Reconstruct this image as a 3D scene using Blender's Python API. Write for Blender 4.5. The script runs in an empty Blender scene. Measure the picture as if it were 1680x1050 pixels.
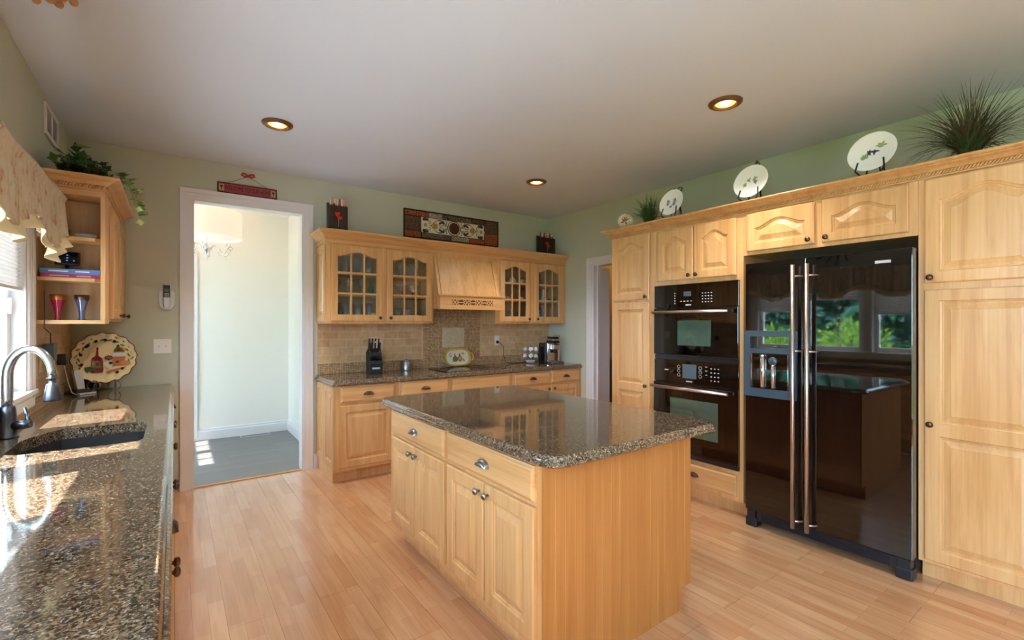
import bpy, bmesh, math, random
from mathutils import Vector, Matrix
PI = math.pi
R = random.Random(7)
SC = bpy.context.scene
COL = SC.collection

# ------------------------------------------------------------------ camera
cam_data = bpy.data.cameras.new('camera')
cam = bpy.data.objects.new('camera', cam_data); COL.objects.link(cam)
cam.location = (0, 0, 1.37)
cam.rotation_euler = (PI/2, 0, -math.radians(35.84))
cam_data.sensor_width = 36.0
cam_data.lens = 766.0/1680.0*36.0
cam_data.shift_y = 6.0/1680.0
cam_data.clip_start = 0.02
SC.camera = cam

# ------------------------------------------------------------------ colour management
vs = SC.view_settings
vs.view_transform = 'Standard'; vs.look = 'None'; vs.gamma = 1.0; vs.use_curve_mapping = False
vs.exposure = 0.74
SC.cycles.max_bounces = 10; SC.cycles.diffuse_bounces = 6; SC.cycles.glossy_bounces = 5
SC.cycles.transparent_max_bounces = 24; SC.cycles.transmission_bounces = 6
SC.cycles.sample_clamp_indirect = 6.0
SC.cycles.caustics_reflective = False; SC.cycles.caustics_refractive = False
SC.cycles.blur_glossy = 0.5

# ------------------------------------------------------------------ sky and sun
SKY = 15.0
SUN = 26.0
world = bpy.data.worlds.new('sky'); SC.world = world; world.use_nodes = True
wn = world.node_tree.nodes; wl = world.node_tree.links
bg = wn['Background']; bg.inputs[0].default_value = (0.52, 0.75, 1.0, 1); bg.inputs[1].default_value = SKY
sd = bpy.data.lights.new('sun', 'SUN'); sd.energy = SUN; sd.angle = math.radians(0.6); sd.color = (1.0, 0.965, 0.91)
sun = bpy.data.objects.new('sun', sd); COL.objects.link(sun)
sun.rotation_euler = Vector((0.69, 0.12, -1.0)).normalized().to_track_quat('-Z', 'Y').to_euler()

# ------------------------------------------------------------------ colours / materials
def lin(r, g, b):
    f = lambda c: (c/255/12.92) if c/255 <= 0.04045 else ((c/255+0.055)/1.055)**2.4
    return (f(r), f(g), f(b), 1.0)
MATS = {}
def mat(name, rgb=(200, 200, 200), rough=0.5, metal=0.0, spec=0.5, emit=None, estr=0.0, coat=0.0, ior=None, coat_rough=0.03):
    m = bpy.data.materials.new(name); m.use_nodes = True
    p = m.node_tree.nodes['Principled BSDF']
    p.inputs['Base Color'].default_value = lin(*rgb)
    p.inputs['Roughness'].default_value = rough
    p.inputs['Metallic'].default_value = metal
    p.inputs['Specular IOR Level'].default_value = spec
    if ior: p.inputs['IOR'].default_value = ior
    p.inputs['Coat Weight'].default_value = coat; p.inputs['Coat Roughness'].default_value = coat_rough
    if emit:
        p.inputs['Emission Color'].default_value = lin(*emit); p.inputs['Emission Strength'].default_value = estr
    MATS[name] = m
    return m
def nodes(m):
    nt = m.node_tree
    return nt.nodes, nt.links, nt.nodes['Principled BSDF']
def ramp(n, stops, interp='LINEAR'):
    r = n.new('ShaderNodeValToRGB'); r.color_ramp.interpolation = interp
    e = r.color_ramp.elements
    while len(e) < len(stops): e.new(0.5)
    for i, (pos, c) in enumerate(stops): e[i].position = pos; e[i].color = c
    return r
def bump(n, l, p, src, strength=0.1, dist=0.002):
    b = n.new('ShaderNodeBump'); b.inputs['Strength'].default_value = strength; b.inputs['Distance'].default_value = dist
    l.new(src, b.inputs['Height']); l.new(b.outputs[0], p.inputs['Normal'])

def wood(name, light, mid, dark, scale=(14, 14, 1.1), rough=0.33, grain=1.0):
    m = mat(name, mid, rough); n, l, p = nodes(m)
    tc = n.new('ShaderNodeTexCoord'); oi = n.new('ShaderNodeObjectInfo')
    add = n.new('ShaderNodeVectorMath'); add.operation = 'ADD'
    mul = n.new('ShaderNodeVectorMath'); mul.operation = 'SCALE'; mul.inputs['Scale'].default_value = 37.0
    cx = n.new('ShaderNodeCombineXYZ')
    for k in range(3): l.new(oi.outputs['Random'], cx.inputs[k])
    l.new(cx.outputs[0], mul.inputs[0]); l.new(tc.outputs['Object'], add.inputs[0]); l.new(mul.outputs[0], add.inputs[1])
    mp = n.new('ShaderNodeMapping'); mp.inputs['Scale'].default_value = scale
    l.new(add.outputs[0], mp.inputs['Vector'])
    n1 = n.new('ShaderNodeTexNoise'); n1.inputs['Scale'].default_value = 1.0; n1.inputs['Detail'].default_value = 6; n1.inputs['Roughness'].default_value = 0.62; n1.inputs['Distortion'].default_value = 0.6
    l.new(mp.outputs[0], n1.inputs['Vector'])
    r = ramp(n, [(0.28, lin(*dark)), (0.5, lin(*mid)), (0.72, lin(*light))])
    l.new(n1.outputs['Fac'], r.inputs[0])
    mp2 = n.new('ShaderNodeMapping'); mp2.inputs['Scale'].default_value = tuple(s*7 if s > 3 else s*1.3 for s in scale)
    l.new(add.outputs[0], mp2.inputs['Vector'])
    n2 = n.new('ShaderNodeTexNoise'); n2.inputs['Scale'].default_value = 1.0; n2.inputs['Detail'].default_value = 3
    l.new(mp2.outputs[0], n2.inputs['Vector'])
    r2 = ramp(n, [(0.3, (0.86, 0.82, 0.76, 1)), (0.6, (1, 1, 1, 1))]); l.new(n2.outputs['Fac'], r2.inputs[0])
    mx = n.new('ShaderNodeMix'); mx.data_type = 'RGBA'; mx.blend_type = 'MULTIPLY'; mx.inputs['Factor'].default_value = 0.6*grain
    l.new(r.outputs[0], mx.inputs['A']); l.new(r2.outputs[0], mx.inputs['B'])
    hs = n.new('ShaderNodeHueSaturation'); vr = n.new('ShaderNodeMapRange'); vr.inputs[3].default_value = 0.94; vr.inputs[4].default_value = 1.06
    l.new(oi.outputs['Random'], vr.inputs[0]); l.new(vr.outputs[0], hs.inputs['Value']); l.new(mx.outputs['Result'], hs.inputs['Color'])
    l.new(hs.outputs[0], p.inputs['Base Color'])
    return m

MAPLE = ((228, 182, 127), (217, 167, 110), (200, 146, 89))
wood('maple_v', *MAPLE, scale=(14, 14, 1.1))
wood('maple_h', *MAPLE, scale=(1.1, 14, 14))
wood('maple_panel_shaded', (196, 136, 76), (184, 122, 63), (170, 108, 52), scale=(18, 18, 0.8))  # maple made darker and more orange: the end panel's shade put into the colour
wood('maple_inside', (206, 170, 124), (190, 152, 106), (170, 130, 86), scale=(10, 10, 1.1))
wood('cherry', (110, 62, 34), (92, 48, 26), (70, 36, 18), scale=(12, 12, 1.1))
wood('dark_rustic', (66, 44, 30), (48, 31, 21), (28, 18, 12), scale=(30, 30, 1.5), rough=0.6)

def granite():
    m = mat('granite', (110, 90, 70), 0.06, spec=0.9, coat=0.4); n, l, p = nodes(m)
    tc = n.new('ShaderNodeTexCoord')
    nz = n.new('ShaderNodeTexNoise'); nz.inputs['Scale'].default_value = 60; nz.inputs['Detail'].default_value = 2
    l.new(tc.outputs['Object'], nz.inputs['Vector'])
    wv = n.new('ShaderNodeVectorMath'); wv.operation = 'MULTIPLY_ADD'; wv.inputs[1].default_value = (0.012,)*3
    l.new(nz.outputs['Color'], wv.inputs[0]); l.new(tc.outputs['Object'], wv.inputs[2])
    v = n.new('ShaderNodeTexVoronoi'); v.inputs['Scale'].default_value = 280; l.new(wv.outputs[0], v.inputs['Vector'])
    sp = n.new('ShaderNodeSeparateColor'); l.new(v.outputs['Color'], sp.inputs[0])
    r = ramp(n, [(0.0, lin(38, 31, 27)), (0.16, lin(88, 72, 57)), (0.34, lin(112, 92, 72)), (0.6, lin(130, 108, 85)), (0.80, lin(150, 126, 99)), (0.92, lin(172, 160, 144))], 'CONSTANT')
    l.new(sp.outputs[0], r.inputs[0])
    v2 = n.new('ShaderNodeTexVoronoi'); v2.inputs['Scale'].default_value = 135; l.new(wv.outputs[0], v2.inputs['Vector'])
    s2 = n.new('ShaderNodeSeparateColor'); l.new(v2.outputs['Color'], s2.inputs[0])
    r2 = ramp(n, [(0.0, (0.2, 0.19, 0.18, 1)), (0.12, (0.72, 0.7, 0.68, 1)), (0.4, (1, 1, 1, 1)), (0.8, (1.12, 1.05, 0.97, 1))], 'CONSTANT')
    l.new(s2.outputs[0], r2.inputs[0])
    mx = n.new('ShaderNodeMix'); mx.data_type = 'RGBA'; mx.blend_type = 'MULTIPLY'; mx.inputs['Factor'].default_value = 0.85
    l.new(r.outputs[0], mx.inputs['A']); l.new(r2.outputs[0], mx.inputs['B'])
    l.new(mx.outputs['Result'], p.inputs['Base Color'])
granite()

def laminate():
    m = mat('laminate', (206, 160, 118), 0.16, spec=0.9, coat=0.8, coat_rough=0.12); n, l, p = nodes(m)
    tc = n.new('ShaderNodeTexCoord'); sx = n.new('ShaderNodeSeparateXYZ'); l.new(tc.outputs['Object'], sx.inputs[0])
    cb = n.new('ShaderNodeCombineXYZ'); l.new(sx.outputs['Y'], cb.inputs[0]); l.new(sx.outputs['X'], cb.inputs[1])
    def brick(w, h, c1, c2, mortar, off, ms, vec=None):
        b = n.new('ShaderNodeTexBrick'); b.offset = off; b.inputs['Scale'].default_value = 1
        b.inputs['Brick Width'].default_value = w; b.inputs['Row Height'].default_value = h
        b.inputs['Mortar Size'].default_value = ms; b.inputs['Mortar Smooth'].default_value = 0.2; b.inputs['Bias'].default_value = 0
        b.inputs['Color1'].default_value = c1; b.inputs['Color2'].default_value = c2; b.inputs['Mortar'].default_value = mortar
        l.new(cb.outputs[0], b.inputs['Vector']); return b
    b1 = brick(0.41, 0.065, lin(218, 174, 134), lin(203, 151, 110), lin(180, 129, 91), 0.37, 0.0008)
    b2 = brick(1.22, 0.195, (1, 1, 1, 1), (0.97, 0.95, 0.93, 1), (0.62, 0.52, 0.42, 1), 0.45, 0.0012)
    mp = n.new('ShaderNodeMapping'); mp.inputs['Scale'].default_value = (30, 2.2, 1); l.new(tc.outputs['Object'], mp.inputs['Vector'])
    nz = n.new('ShaderNodeTexNoise'); nz.inputs['Scale'].default_value = 1; nz.inputs['Detail'].default_value = 5; nz.inputs['Distortion'].default_value = 0.8; l.new(mp.outputs[0], nz.inputs['Vector'])
    rr = ramp(n, [(0.3, (0.84, 0.78, 0.72, 1)), (0.62, (1.04, 1.03, 1.02, 1))]); l.new(nz.outputs['Fac'], rr.inputs[0])
    m1 = n.new('ShaderNodeMix'); m1.data_type = 'RGBA'; m1.blend_type = 'MULTIPLY'; m1.inputs['Factor'].default_value = 1
    l.new(b1.outputs['Color'], m1.inputs['A']); l.new(b2.outputs['Color'], m1.inputs['B'])
    m2 = n.new('ShaderNodeMix'); m2.data_type = 'RGBA'; m2.blend_type = 'MULTIPLY'; m2.inputs['Factor'].default_value = 0.8
    l.new(m1.outputs['Result'], m2.inputs['A']); l.new(rr.outputs[0], m2.inputs['B'])
    l.new(m2.outputs['Result'], p.inputs['Base Color'])
laminate()

def planks_dark():
    m = mat('dark_planks', (92, 92, 92), 0.32, spec=0.5); n, l, p = nodes(m)
    tc = n.new('ShaderNodeTexCoord')
    b = n.new('ShaderNodeTexBrick'); b.inputs['Scale'].default_value = 1; b.inputs['Brick Width'].default_value = 0.9; b.inputs['Row Height'].default_value = 0.09
    b.inputs['Mortar Size'].default_value = 0.001; b.inputs['Color1'].default_value = lin(112, 108, 106); b.inputs['Color2'].default_value = lin(98, 94, 92); b.inputs['Mortar'].default_value = lin(44, 40, 38)
    l.new(tc.outputs['Object'], b.inputs['Vector']); l.new(b.outputs['Color'], p.inputs['Base Color'])
planks_dark()

def tile(name, w, h, c1, c2, mortar, off, ms, rough=0.4, axis='x'):
    m = mat(name, (160, 130, 95), rough); n, l, p = nodes(m)
    tc = n.new('ShaderNodeTexCoord'); sx = n.new('ShaderNodeSeparateXYZ'); l.new(tc.outputs['Object'], sx.inputs[0])
    cb = n.new('ShaderNodeCombineXYZ'); l.new(sx.outputs['X' if axis == 'x' else 'Y'], cb.inputs[0]); l.new(sx.outputs['Z'], cb.inputs[1])
    b = n.new('ShaderNodeTexBrick'); b.offset = off; b.inputs['Scale'].default_value = 1
    b.inputs['Brick Width'].default_value = w; b.inputs['Row Height'].default_value = h; b.inputs['Mortar Size'].default_value = ms
    b.inputs['Mortar Smooth'].default_value = 0.1; b.inputs['Bias'].default_value = 0
    b.inputs['Color1'].default_value = lin(*c1); b.inputs['Color2'].default_value = lin(*c2); b.inputs['Mortar'].default_value = lin(*mortar)
    l.new(cb.outputs[0], b.inputs['Vector'])
    nz = n.new('ShaderNodeTexNoise'); nz.inputs['Scale'].default_value = 18; nz.inputs['Detail'].default_value = 6; l.new(tc.outputs['Object'], nz.inputs['Vector'])
    rr = ramp(n, [(0.3, (0.82, 0.78, 0.74, 1)), (0.65, (1.06, 1.06, 1.06, 1))]); l.new(nz.outputs['Fac'], rr.inputs[0])
    mx = n.new('ShaderNodeMix'); mx.data_type = 'RGBA'; mx.blend_type = 'MULTIPLY'; mx.inputs['Factor'].default_value = 0.8
    l.new(b.outputs['Color'], mx.inputs['A']); l.new(rr.outputs[0], mx.inputs['B']); l.new(mx.outputs['Result'], p.inputs['Base Color'])
    bump(n, l, p, b.outputs['Fac'], -0.35, 0.002)
for ax in 'xy':
    tile('subway_'+ax, 0.152, 0.076, (220, 184, 140), (200, 160, 116), (226, 198, 158), 0.5, 0.0022, axis=ax)
    tile('mosaic_'+ax, 0.0165, 0.0165, (222, 184, 140), (180, 138, 96), (116, 88, 62), 0.0, 0.0016, axis=ax)

def paint(name, rgb, rough=0.7, sc=3, amt=0.04):
    m = mat(name, rgb, rough, spec=0.3); n, l, p = nodes(m)
    tc = n.new('ShaderNodeTexCoord'); nz = n.new('ShaderNodeTexNoise'); nz.inputs['Scale'].default_value = sc; nz.inputs['Detail'].default_value = 3
    l.new(tc.outputs['Object'], nz.inputs['Vector'])
    a = tuple(max(0, c-int(255*amt)) for c in rgb); b = tuple(min(255, c+int(255*amt)) for c in rgb)
    r = ramp(n, [(0.3, lin(*a)), (0.7, lin(*b))]); l.new(nz.outputs['Fac'], r.inputs[0]); l.new(r.outputs[0], p.inputs['Base Color'])
    return m
paint('sage_paint', (196, 197, 178), 0.75, 2, 0.008)
paint('ceiling_paint', (214, 222, 235), 0.75, 2, 0.006)
paint('cream_paint', (236, 231, 221), 0.75, 2, 0.006)
paint('ochre_paint', (176, 130, 62), 0.75, 2, 0.01)
paint('trim_white', (226, 222, 222), 0.42, 3, 0.006)
paint('lawn', (74, 104, 48), 0.9, 6, 0.06)
paint('stone_relief', (206, 184, 150), 0.5, 40, 0.03)
mat('pencil_tile', (214, 182, 138), 0.35)
mat('bronze', (98, 74, 62), 0.32, metal=0.85)
mat('pewter', (158, 155, 156), 0.28, metal=1.0)
mat('brushed_nickel', (168, 166, 166), 0.26, metal=1.0)
mat('dark_nickel', (96, 98, 106), 0.3, metal=1.0)
mat('handle_steel', (206, 192, 186), 0.3, metal=1.0)
mat('stainless', (150, 150, 152), 0.34, metal=0.9)
mat('chrome', (225, 225, 228), 0.06, metal=1.0)
mat('black_gloss', (9, 7, 7), 0.03, ior=1.75)
mat('black_glass', (6, 5, 5), 0.02, ior=1.75)
mat('oven_window', (120, 160, 146), 0.06, metal=0.75)
mat('black_plastic', (20, 20, 22), 0.35)
mat('black_matte', (14, 14, 14), 0.7)
mat('grey_blue_plastic', (62, 78, 92), 0.3)
mat('grille_grey', (22, 26, 34), 0.35)
mat('white_plastic', (236, 234, 230), 0.35)
mat('ivory_plastic', (226, 208, 170), 0.4)
mat('silver_plastic', (196, 194, 194), 0.35, metal=0.3)
mat('white_marks', (225, 225, 225), 0.5)
mat('screen', (10, 16, 34), 0.08)
mat('screen_icons', (60, 130, 190), 0.3, emit=(90, 160, 220), estr=0.4)
mat('lcd', (84, 98, 106), 0.1)
mat('porcelain', (238, 236, 230), 0.12)
mat('iron', (38, 30, 27), 0.5, metal=0.4)
mat('steel_wire', (150, 146, 142), 0.3, metal=1.0)
mat('leaf_green', (84, 128, 58), 0.5)
mat('leaf_dark', (52, 90, 46), 0.5)
mat('leaf_pale', (156, 176, 96), 0.5)
mat('stem', (150, 146, 100), 0.6)
mat('grass_green', (64, 92, 44), 0.5)
mat('grass_brown', (84, 62, 48), 0.6)
mat('pot', (110, 74, 50), 0.7)
mat('red_paint', (206, 30, 34), 0.4)
mat('heart_red', (216, 30, 30), 0.4)
mat('sign_red', (152, 54, 64), 0.6)
mat('sign_dark', (34, 14, 16), 0.6)
mat('gold_paint', (186, 152, 84), 0.5)
mat('ribbon', (186, 46, 56), 0.6)
mat('cream_wax', (232, 214, 178), 0.5)
mat('pink_wax', (226, 150, 130), 0.5)
mat('red_wax', (196, 44, 48), 0.5)
mat('book_blue', (84, 124, 186), 0.4)
mat('book_pink', (206, 62, 132), 0.4)
mat('paper', (232, 226, 212), 0.8)
mat('navy', (30, 34, 66), 0.4)
mat('fabric_lining', (232, 216, 172), 0.85)
mat('bulb', (255, 214, 150), 0.4, emit=(255, 216, 150), estr=9.0)
mat('bulb_core', (255, 240, 210), 0.4, emit=(255, 240, 205), estr=22.0)
mat('reflector', (232, 188, 112), 0.2, metal=0.6, emit=(255, 190, 100), estr=1.1)
mat('burl_trim', (108, 70, 38), 0.35)
mat('shade_fabric', (248, 232, 220), 0.8, emit=(255, 222, 196), estr=0.22)
mat('crystal', (235, 240, 245), 0.05, spec=0.9)
mat('teal_dish', (40, 116, 160), 0.2)
mat('yellow_paint', (232, 200, 60), 0.4)
mat('green_glass', (20, 110, 60), 0.1)
mat('blue_glass', (30, 50, 150), 0.1)
mat('copper', (150, 84, 52), 0.4, metal=0.7)
mat('resin_tan', (196, 150, 108), 0.55)
mat('bark', (84, 66, 50), 0.9)
mat('conifer', (64, 122, 84), 0.8)
mat('conifer_blue', (110, 152, 138), 0.8)
mat('shrub_lime', (168, 196, 74), 0.8)
mat('art_orange', (206, 140, 40), 0.5); mat('art_plum', (74, 46, 60), 0.5); mat('art_maroon', (92, 30, 28), 0.5); mat('art_cream', (232, 222, 190), 0.5)
mat('cup_grey', (214, 218, 216), 0.2)
mat('wine', (130, 20, 36), 0.25); mat('olive_black', (38, 26, 34), 0.3); mat('bread', (206, 132, 66), 0.5); mat('olive_green', (106, 116, 48), 0.5); mat('pot_orange', (204, 108, 36), 0.4)
mat('adapter', (36, 42, 48), 0.4)

def fabric():
    m = mat('valance_fabric', (206, 188, 160), 0.9, spec=0.1); n, l, p = nodes(m)
    tc = n.new('ShaderNodeTexCoord'); mp = n.new('ShaderNodeMapping'); mp.inputs['Scale'].default_value = (6, 22, 7); l.new(tc.outputs['Object'], mp.inputs['Vector'])
    nz = n.new('ShaderNodeTexNoise'); nz.inputs['Scale'].default_value = 1.4; nz.inputs['Detail'].default_value = 6; nz.inputs['Roughness'].default_value = 0.7; l.new(mp.outputs[0], nz.inputs['Vector'])
    r = ramp(n, [(0.36, lin(186, 136, 116)), (0.44, lin(204, 184, 156)), (0.58, lin(212, 198, 172)), (0.68, lin(176, 168, 142))])
    l.new(nz.outputs['Fac'], r.inputs[0]); l.new(r.outputs[0], p.inputs['Base Color'])
fabric()
def translucent(name, rgb, fac=0.35):
    m = bpy.data.materials.new(name); m.use_nodes = True; n = m.node_tree.nodes; l = m.node_tree.links
    n.clear(); o = n.new('ShaderNodeOutputMaterial'); d = n.new('ShaderNodeBsdfDiffuse'); t = n.new('ShaderNodeBsdfTranslucent'); mx = n.new('ShaderNodeMixShader')
    d.inputs[0].default_value = lin(*rgb); t.inputs[0].default_value = lin(*rgb); mx.inputs[0].default_value = fac
    l.new(d.outputs[0], mx.inputs[1]); l.new(t.outputs[0], mx.inputs[2]); l.new(mx.outputs[0], o.inputs[0]); MATS[name] = m
translucent('shade_cloth', (226, 222, 220), 0.28)
def thin_glass(name, tint=(250, 252, 252), refl=0.12, rough=0.02, glint_white=0.0):
    m = bpy.data.materials.new(name); m.use_nodes = True; n = m.node_tree.nodes; l = m.node_tree.links
    n.clear(); o = n.new('ShaderNodeOutputMaterial'); t = n.new('ShaderNodeBsdfTransparent'); g = n.new('ShaderNodeBsdfGlossy'); mx = n.new('ShaderNodeMixShader')
    lw = n.new('ShaderNodeLayerWeight'); lw.inputs[0].default_value = 0.35
    mr = n.new('ShaderNodeMapRange'); mr.inputs[3].default_value = refl*0.4; mr.inputs[4].default_value = min(1, refl*4)
    t.inputs[0].default_value = lin(*tint); g.inputs['Roughness'].default_value = rough
    l.new(lw.outputs['Facing'], mr.inputs[0]); l.new(mr.outputs[0], mx.inputs[0]); l.new(t.outputs[0], mx.inputs[1]); l.new(g.outputs[0], mx.inputs[2]); out = mx.outputs[0]
    if glint_white:  # diffuse white mixed in, standing for bright highlights on the glass
        d = n.new('ShaderNodeBsdfDiffuse'); d.inputs[0].default_value = lin(235, 240, 244); m2 = n.new('ShaderNodeMixShader'); m2.inputs[0].default_value = glint_white; l.new(out, m2.inputs[1]); l.new(d.outputs[0], m2.inputs[2]); out = m2.outputs[0]
    l.new(out, o.inputs[0]); MATS[name] = m
thin_glass('pane_glass', refl=0.10)
thin_glass('clear_glass', (240, 244, 246), 0.30, 0.04, 0.16)
thin_glass('ruby_glass', (214, 40, 92), 0.3, 0.05)
thin_glass('smoke_glass', (110, 116, 150), 0.3, 0.05)

# ------------------------------------------------------------------ mesh builder
class MB:
    def __init__(s, *mats): s.bm = bmesh.new(); s.mats = list(mats); s.i = 0
    def m(s, name):
        if name not in s.mats: s.mats.append(name)
        s.i = s.mats.index(name); return s
    def face(s, vs, smooth=False):
        try: f = s.bm.faces.new(vs)
        except ValueError: return None
        f.material_index = s.i; f.smooth = smooth; return f
    def V(s, p): return s.bm.verts.new(p)
    def box(s, x0, y0, z0, x1, y1, z1, bev=0):
        if x0 > x1: x0, x1 = x1, x0
        if y0 > y1: y0, y1 = y1, y0
        if z0 > z1: z0, z1 = z1, z0
        v = [s.V((x, y, z)) for z in (z0, z1) for x, y in ((x0, y0), (x1, y0), (x1, y1), (x0, y1))]
        fs = [s.face([v[i] for i in q]) for q in ((0, 3, 2, 1), (4, 5, 6, 7), (0, 1, 5, 4), (1, 2, 6, 5), (2, 3, 7, 6), (3, 0, 4, 7))]
        if bev:
            es = list({e for f in fs for e in f.edges})
            bmesh.ops.bevel(s.bm, geom=es, offset=bev, segments=2, affect='EDGES', profile=0.5, material=s.i)
        return s
    def loops(s, L, cap0=True, cap1=True, close=True, smooth=False):
        rings = [[s.V(p) for p in lp] for lp in L]
        n = len(rings[0])
        for a, b in zip(rings, rings[1:]):
            for k in range(n if close else n-1):
                s.face([a[k], a[(k+1) % n], b[(k+1) % n], b[k]], smooth)
        if cap0: s.face(list(reversed(rings[0])))
        if cap1: s.face(rings[-1])
        return s
    def lathe(s, prof, c=(0, 0, 0), n=20, axis='z', smooth=True, cap=True, sx=1, sy=1):
        L = []
        for r, h in prof:
            ring = []
            for k in range(n):
                a = 2*PI*k/n; u, w = r*math.cos(a)*sx, r*math.sin(a)*sy
                p = (u, w, h) if axis == 'z' else ((u, h, w) if axis == 'y' else (h, u, w))
                ring.append((c[0]+p[0], c[1]+p[1], c[2]+p[2]))
            L.append(ring)
        return s.loops(L, cap, cap, True, smooth)
    def tube(s, pts, r, n=8, smooth=True, closed=False):
        pts = [Vector(p) for p in pts]; rs = r if isinstance(r, (list, tuple)) else [r]*len(pts)
        L = []; up = None
        for i, p in enumerate(pts):
            a = pts[(i-1) % len(pts)] if (closed or i) else p; b = pts[(i+1) % len(pts)] if (closed or i < len(pts)-1) else p
            t = (b-a).normalized() if (b-a).length > 1e-9 else Vector((0, 0, 1))
            if up is None:
                up = Vector((0, 0, 1)) if abs(t.z) < 0.9 else Vector((1, 0, 0))
            u = up - t*up.dot(t)
            if u.length < 1e-6: u = t.orthogonal()
            u.normalize(); w = t.cross(u); up = u
            L.append([tuple(p+(u*math.cos(2*PI*k/n)+w*math.sin(2*PI*k/n))*rs[i]) for k in range(n)])
        if closed: L.append(L[0]); return s.loops(L, False, False, True, smooth)
        return s.loops(L, True, True, True, smooth)
    def prism(s, poly, axis, a, b, smooth=False):
        f = {'x': lambda p, h: (h, p[0], p[1]), 'y': lambda p, h: (p[0], h, p[1]), 'z': lambda p, h: (p[0], p[1], h)}[axis]
        return s.loops([[f(p, a) for p in poly], [f(p, b) for p in poly]], True, True, True, smooth)
    def sphere(s, c, r, n=12, sc=(1, 1, 1)):
        pr = [(max(1e-4, math.sin(PI*i/(n//2))), -math.cos(PI*i/(n//2))) for i in range(n//2+1)]
        L = [[(c[0]+r*sc[0]*q*math.cos(2*PI*k/n), c[1]+r*sc[1]*q*math.sin(2*PI*k/n), c[2]+r*sc[2]*h) for k in range(n)] for q, h in pr]
        return s.loops(L, True, True, True, True)
    def sheet(s, G, smooth=True, double=0.0):
        vs = [[s.V(p) for p in row] for row in G]
        for a, b in zip(vs, vs[1:]):
            for k in range(len(a)-1): s.face([a[k], a[k+1], b[k+1], b[k]], smooth)
        return s
    def xf(s, M):
        bmesh.ops.transform(s.bm, matrix=M, verts=s.bm.verts); return s
    def build(s, name, parent=None, label=None, loc=None, recalc=True, bevel=0):
        if recalc: bmesh.ops.recalc_face_normals(s.bm, faces=s.bm.faces)
        me = bpy.data.meshes.new(name); s.bm.to_mesh(me); s.bm.free()
        for k in s.mats: me.materials.append(MATS[k])
        o = bpy.data.objects.new(name, me); COL.objects.link(o)
        if parent: o.parent = parent
        if loc: o.location = loc
        if label: o['label'] = label
        return o

def tag(o, label, cat, group=None):
    o['label'] = label; o['category'] = cat
    if group: o['group'] = group
    return o
def thing(name, label, cat, loc=(0, 0, 0), rz=0.0, group=None):
    o = bpy.data.objects.new(name, None); COL.objects.link(o); o.empty_display_size = 0.1
    o.location = loc; o.rotation_euler = (0, 0, math.radians(rz)); return tag(o, label, cat, group)
def struct(o): o['kind'] = 'structure'; return o
def copy_tree(o, loc=None, rz=None, label=None, group=None):
    def rec(src, par):
        c = src.copy(); COL.objects.link(c)
        if par: c.parent = par
        for ch in list(src.children): rec(ch, c)
        return c
    r = rec(o, None)
    if loc is not None: r.location = loc
    if rz is not None: r.rotation_euler = (0, 0, math.radians(rz))
    if label: r['label'] = label
    if group: r['group'] = group
    return r
def text_mesh(txt, size, name, parent, material, M, depth=0.001, sx=1.0):
    cu = bpy.data.curves.new('lettering', 'FONT'); cu.body = txt; cu.size = size; cu.extrude = depth; cu.align_x = 'CENTER'; cu.align_y = 'CENTER'; cu.space_character = 1.0
    t = bpy.data.objects.new('tmp', cu); COL.objects.link(t)
    dg = bpy.context.evaluated_depsgraph_get(); dg.update()
    me = bpy.data.meshes.new_from_object(t.evaluated_get(dg)); bpy.data.objects.remove(t)
    me.transform(M @ Matrix.Diagonal((sx, 1, 1, 1))); me.materials.clear(); me.materials.append(MATS[material]); me.name = name
    o = bpy.data.objects.new(name, me); COL.objects.link(o); o.parent = parent
    return o
FRONT = Matrix.Rotation(PI/2, 4, 'X')            # lettering that faces -y

# ------------------------------------------------------------------ room shell
XL, XR, YB, YF, HC = -0.63, 3.975, 4.685, -3.2, 2.737
T = 0.12
WY0, WY1, WZ0, WZ1 = 1.50, 3.47, 1.0, 2.02          # sink window opening
def wall_with_holes(name, axis, a0, a1, c0, c1, z0, z1, holes, material):
    """axis 'x': wall plane normal to x spanning y a0..a1; holes (p0,p1,q0,q1)"""
    b = MB(material)
    cuts = sorted({a0, a1, *[h[0] for h in holes], *[h[1] for h in holes]})
    for p, q in zip(cuts, cuts[1:]):
        hs = sorted([h for h in holes if h[0] <= p+1e-6 and h[1] >= q-1e-6], key=lambda h: h[2])
        z = z0
        for h in hs+[(0, 0, z1, z1)]:
            if h[2] > z+1e-6:
                if axis == 'x': b.box(c0, p, z, c1, q, h[2])
                else: b.box(p, c0, z, q, c1, h[2])
            z = h[3]
    return struct(b.build(name))
wall_with_holes('wall_left', 'x', YF, YB, XL, XL-T, 0, HC, [(WY0, WY1, WZ0, WZ1), (-2.6, -1.1, 0.12, 2.3), (-.9, .7, 1.0, 2.45)], 'sage_paint')  # the two openings after the sink window serve the added daylight windows
wall_with_holes('wall_back', 'y', XL-T, XR+T, YB, YB+T, 0, HC, [(0.118, 0.974, 0, 2.405)], 'sage_paint')
wall_with_holes('wall_right', 'x', YF, YB, XR, XR+T, 0, HC, [(3.06, 3.885, 0, 2.06)], 'sage_paint')
wall_with_holes('wall_front', 'y', XL-T, XR+T, YF-T, YF, 0, HC, [], 'sage_paint')
struct(MB('laminate').box(XL-T, YF-T, -0.05, XR+T, YB+0.03, 0).build('floor'))
struct(MB('ceiling_paint').box(XL-T, YF-T, HC, XR+T, YB+T, HC+0.1).build('ceiling'))
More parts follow.
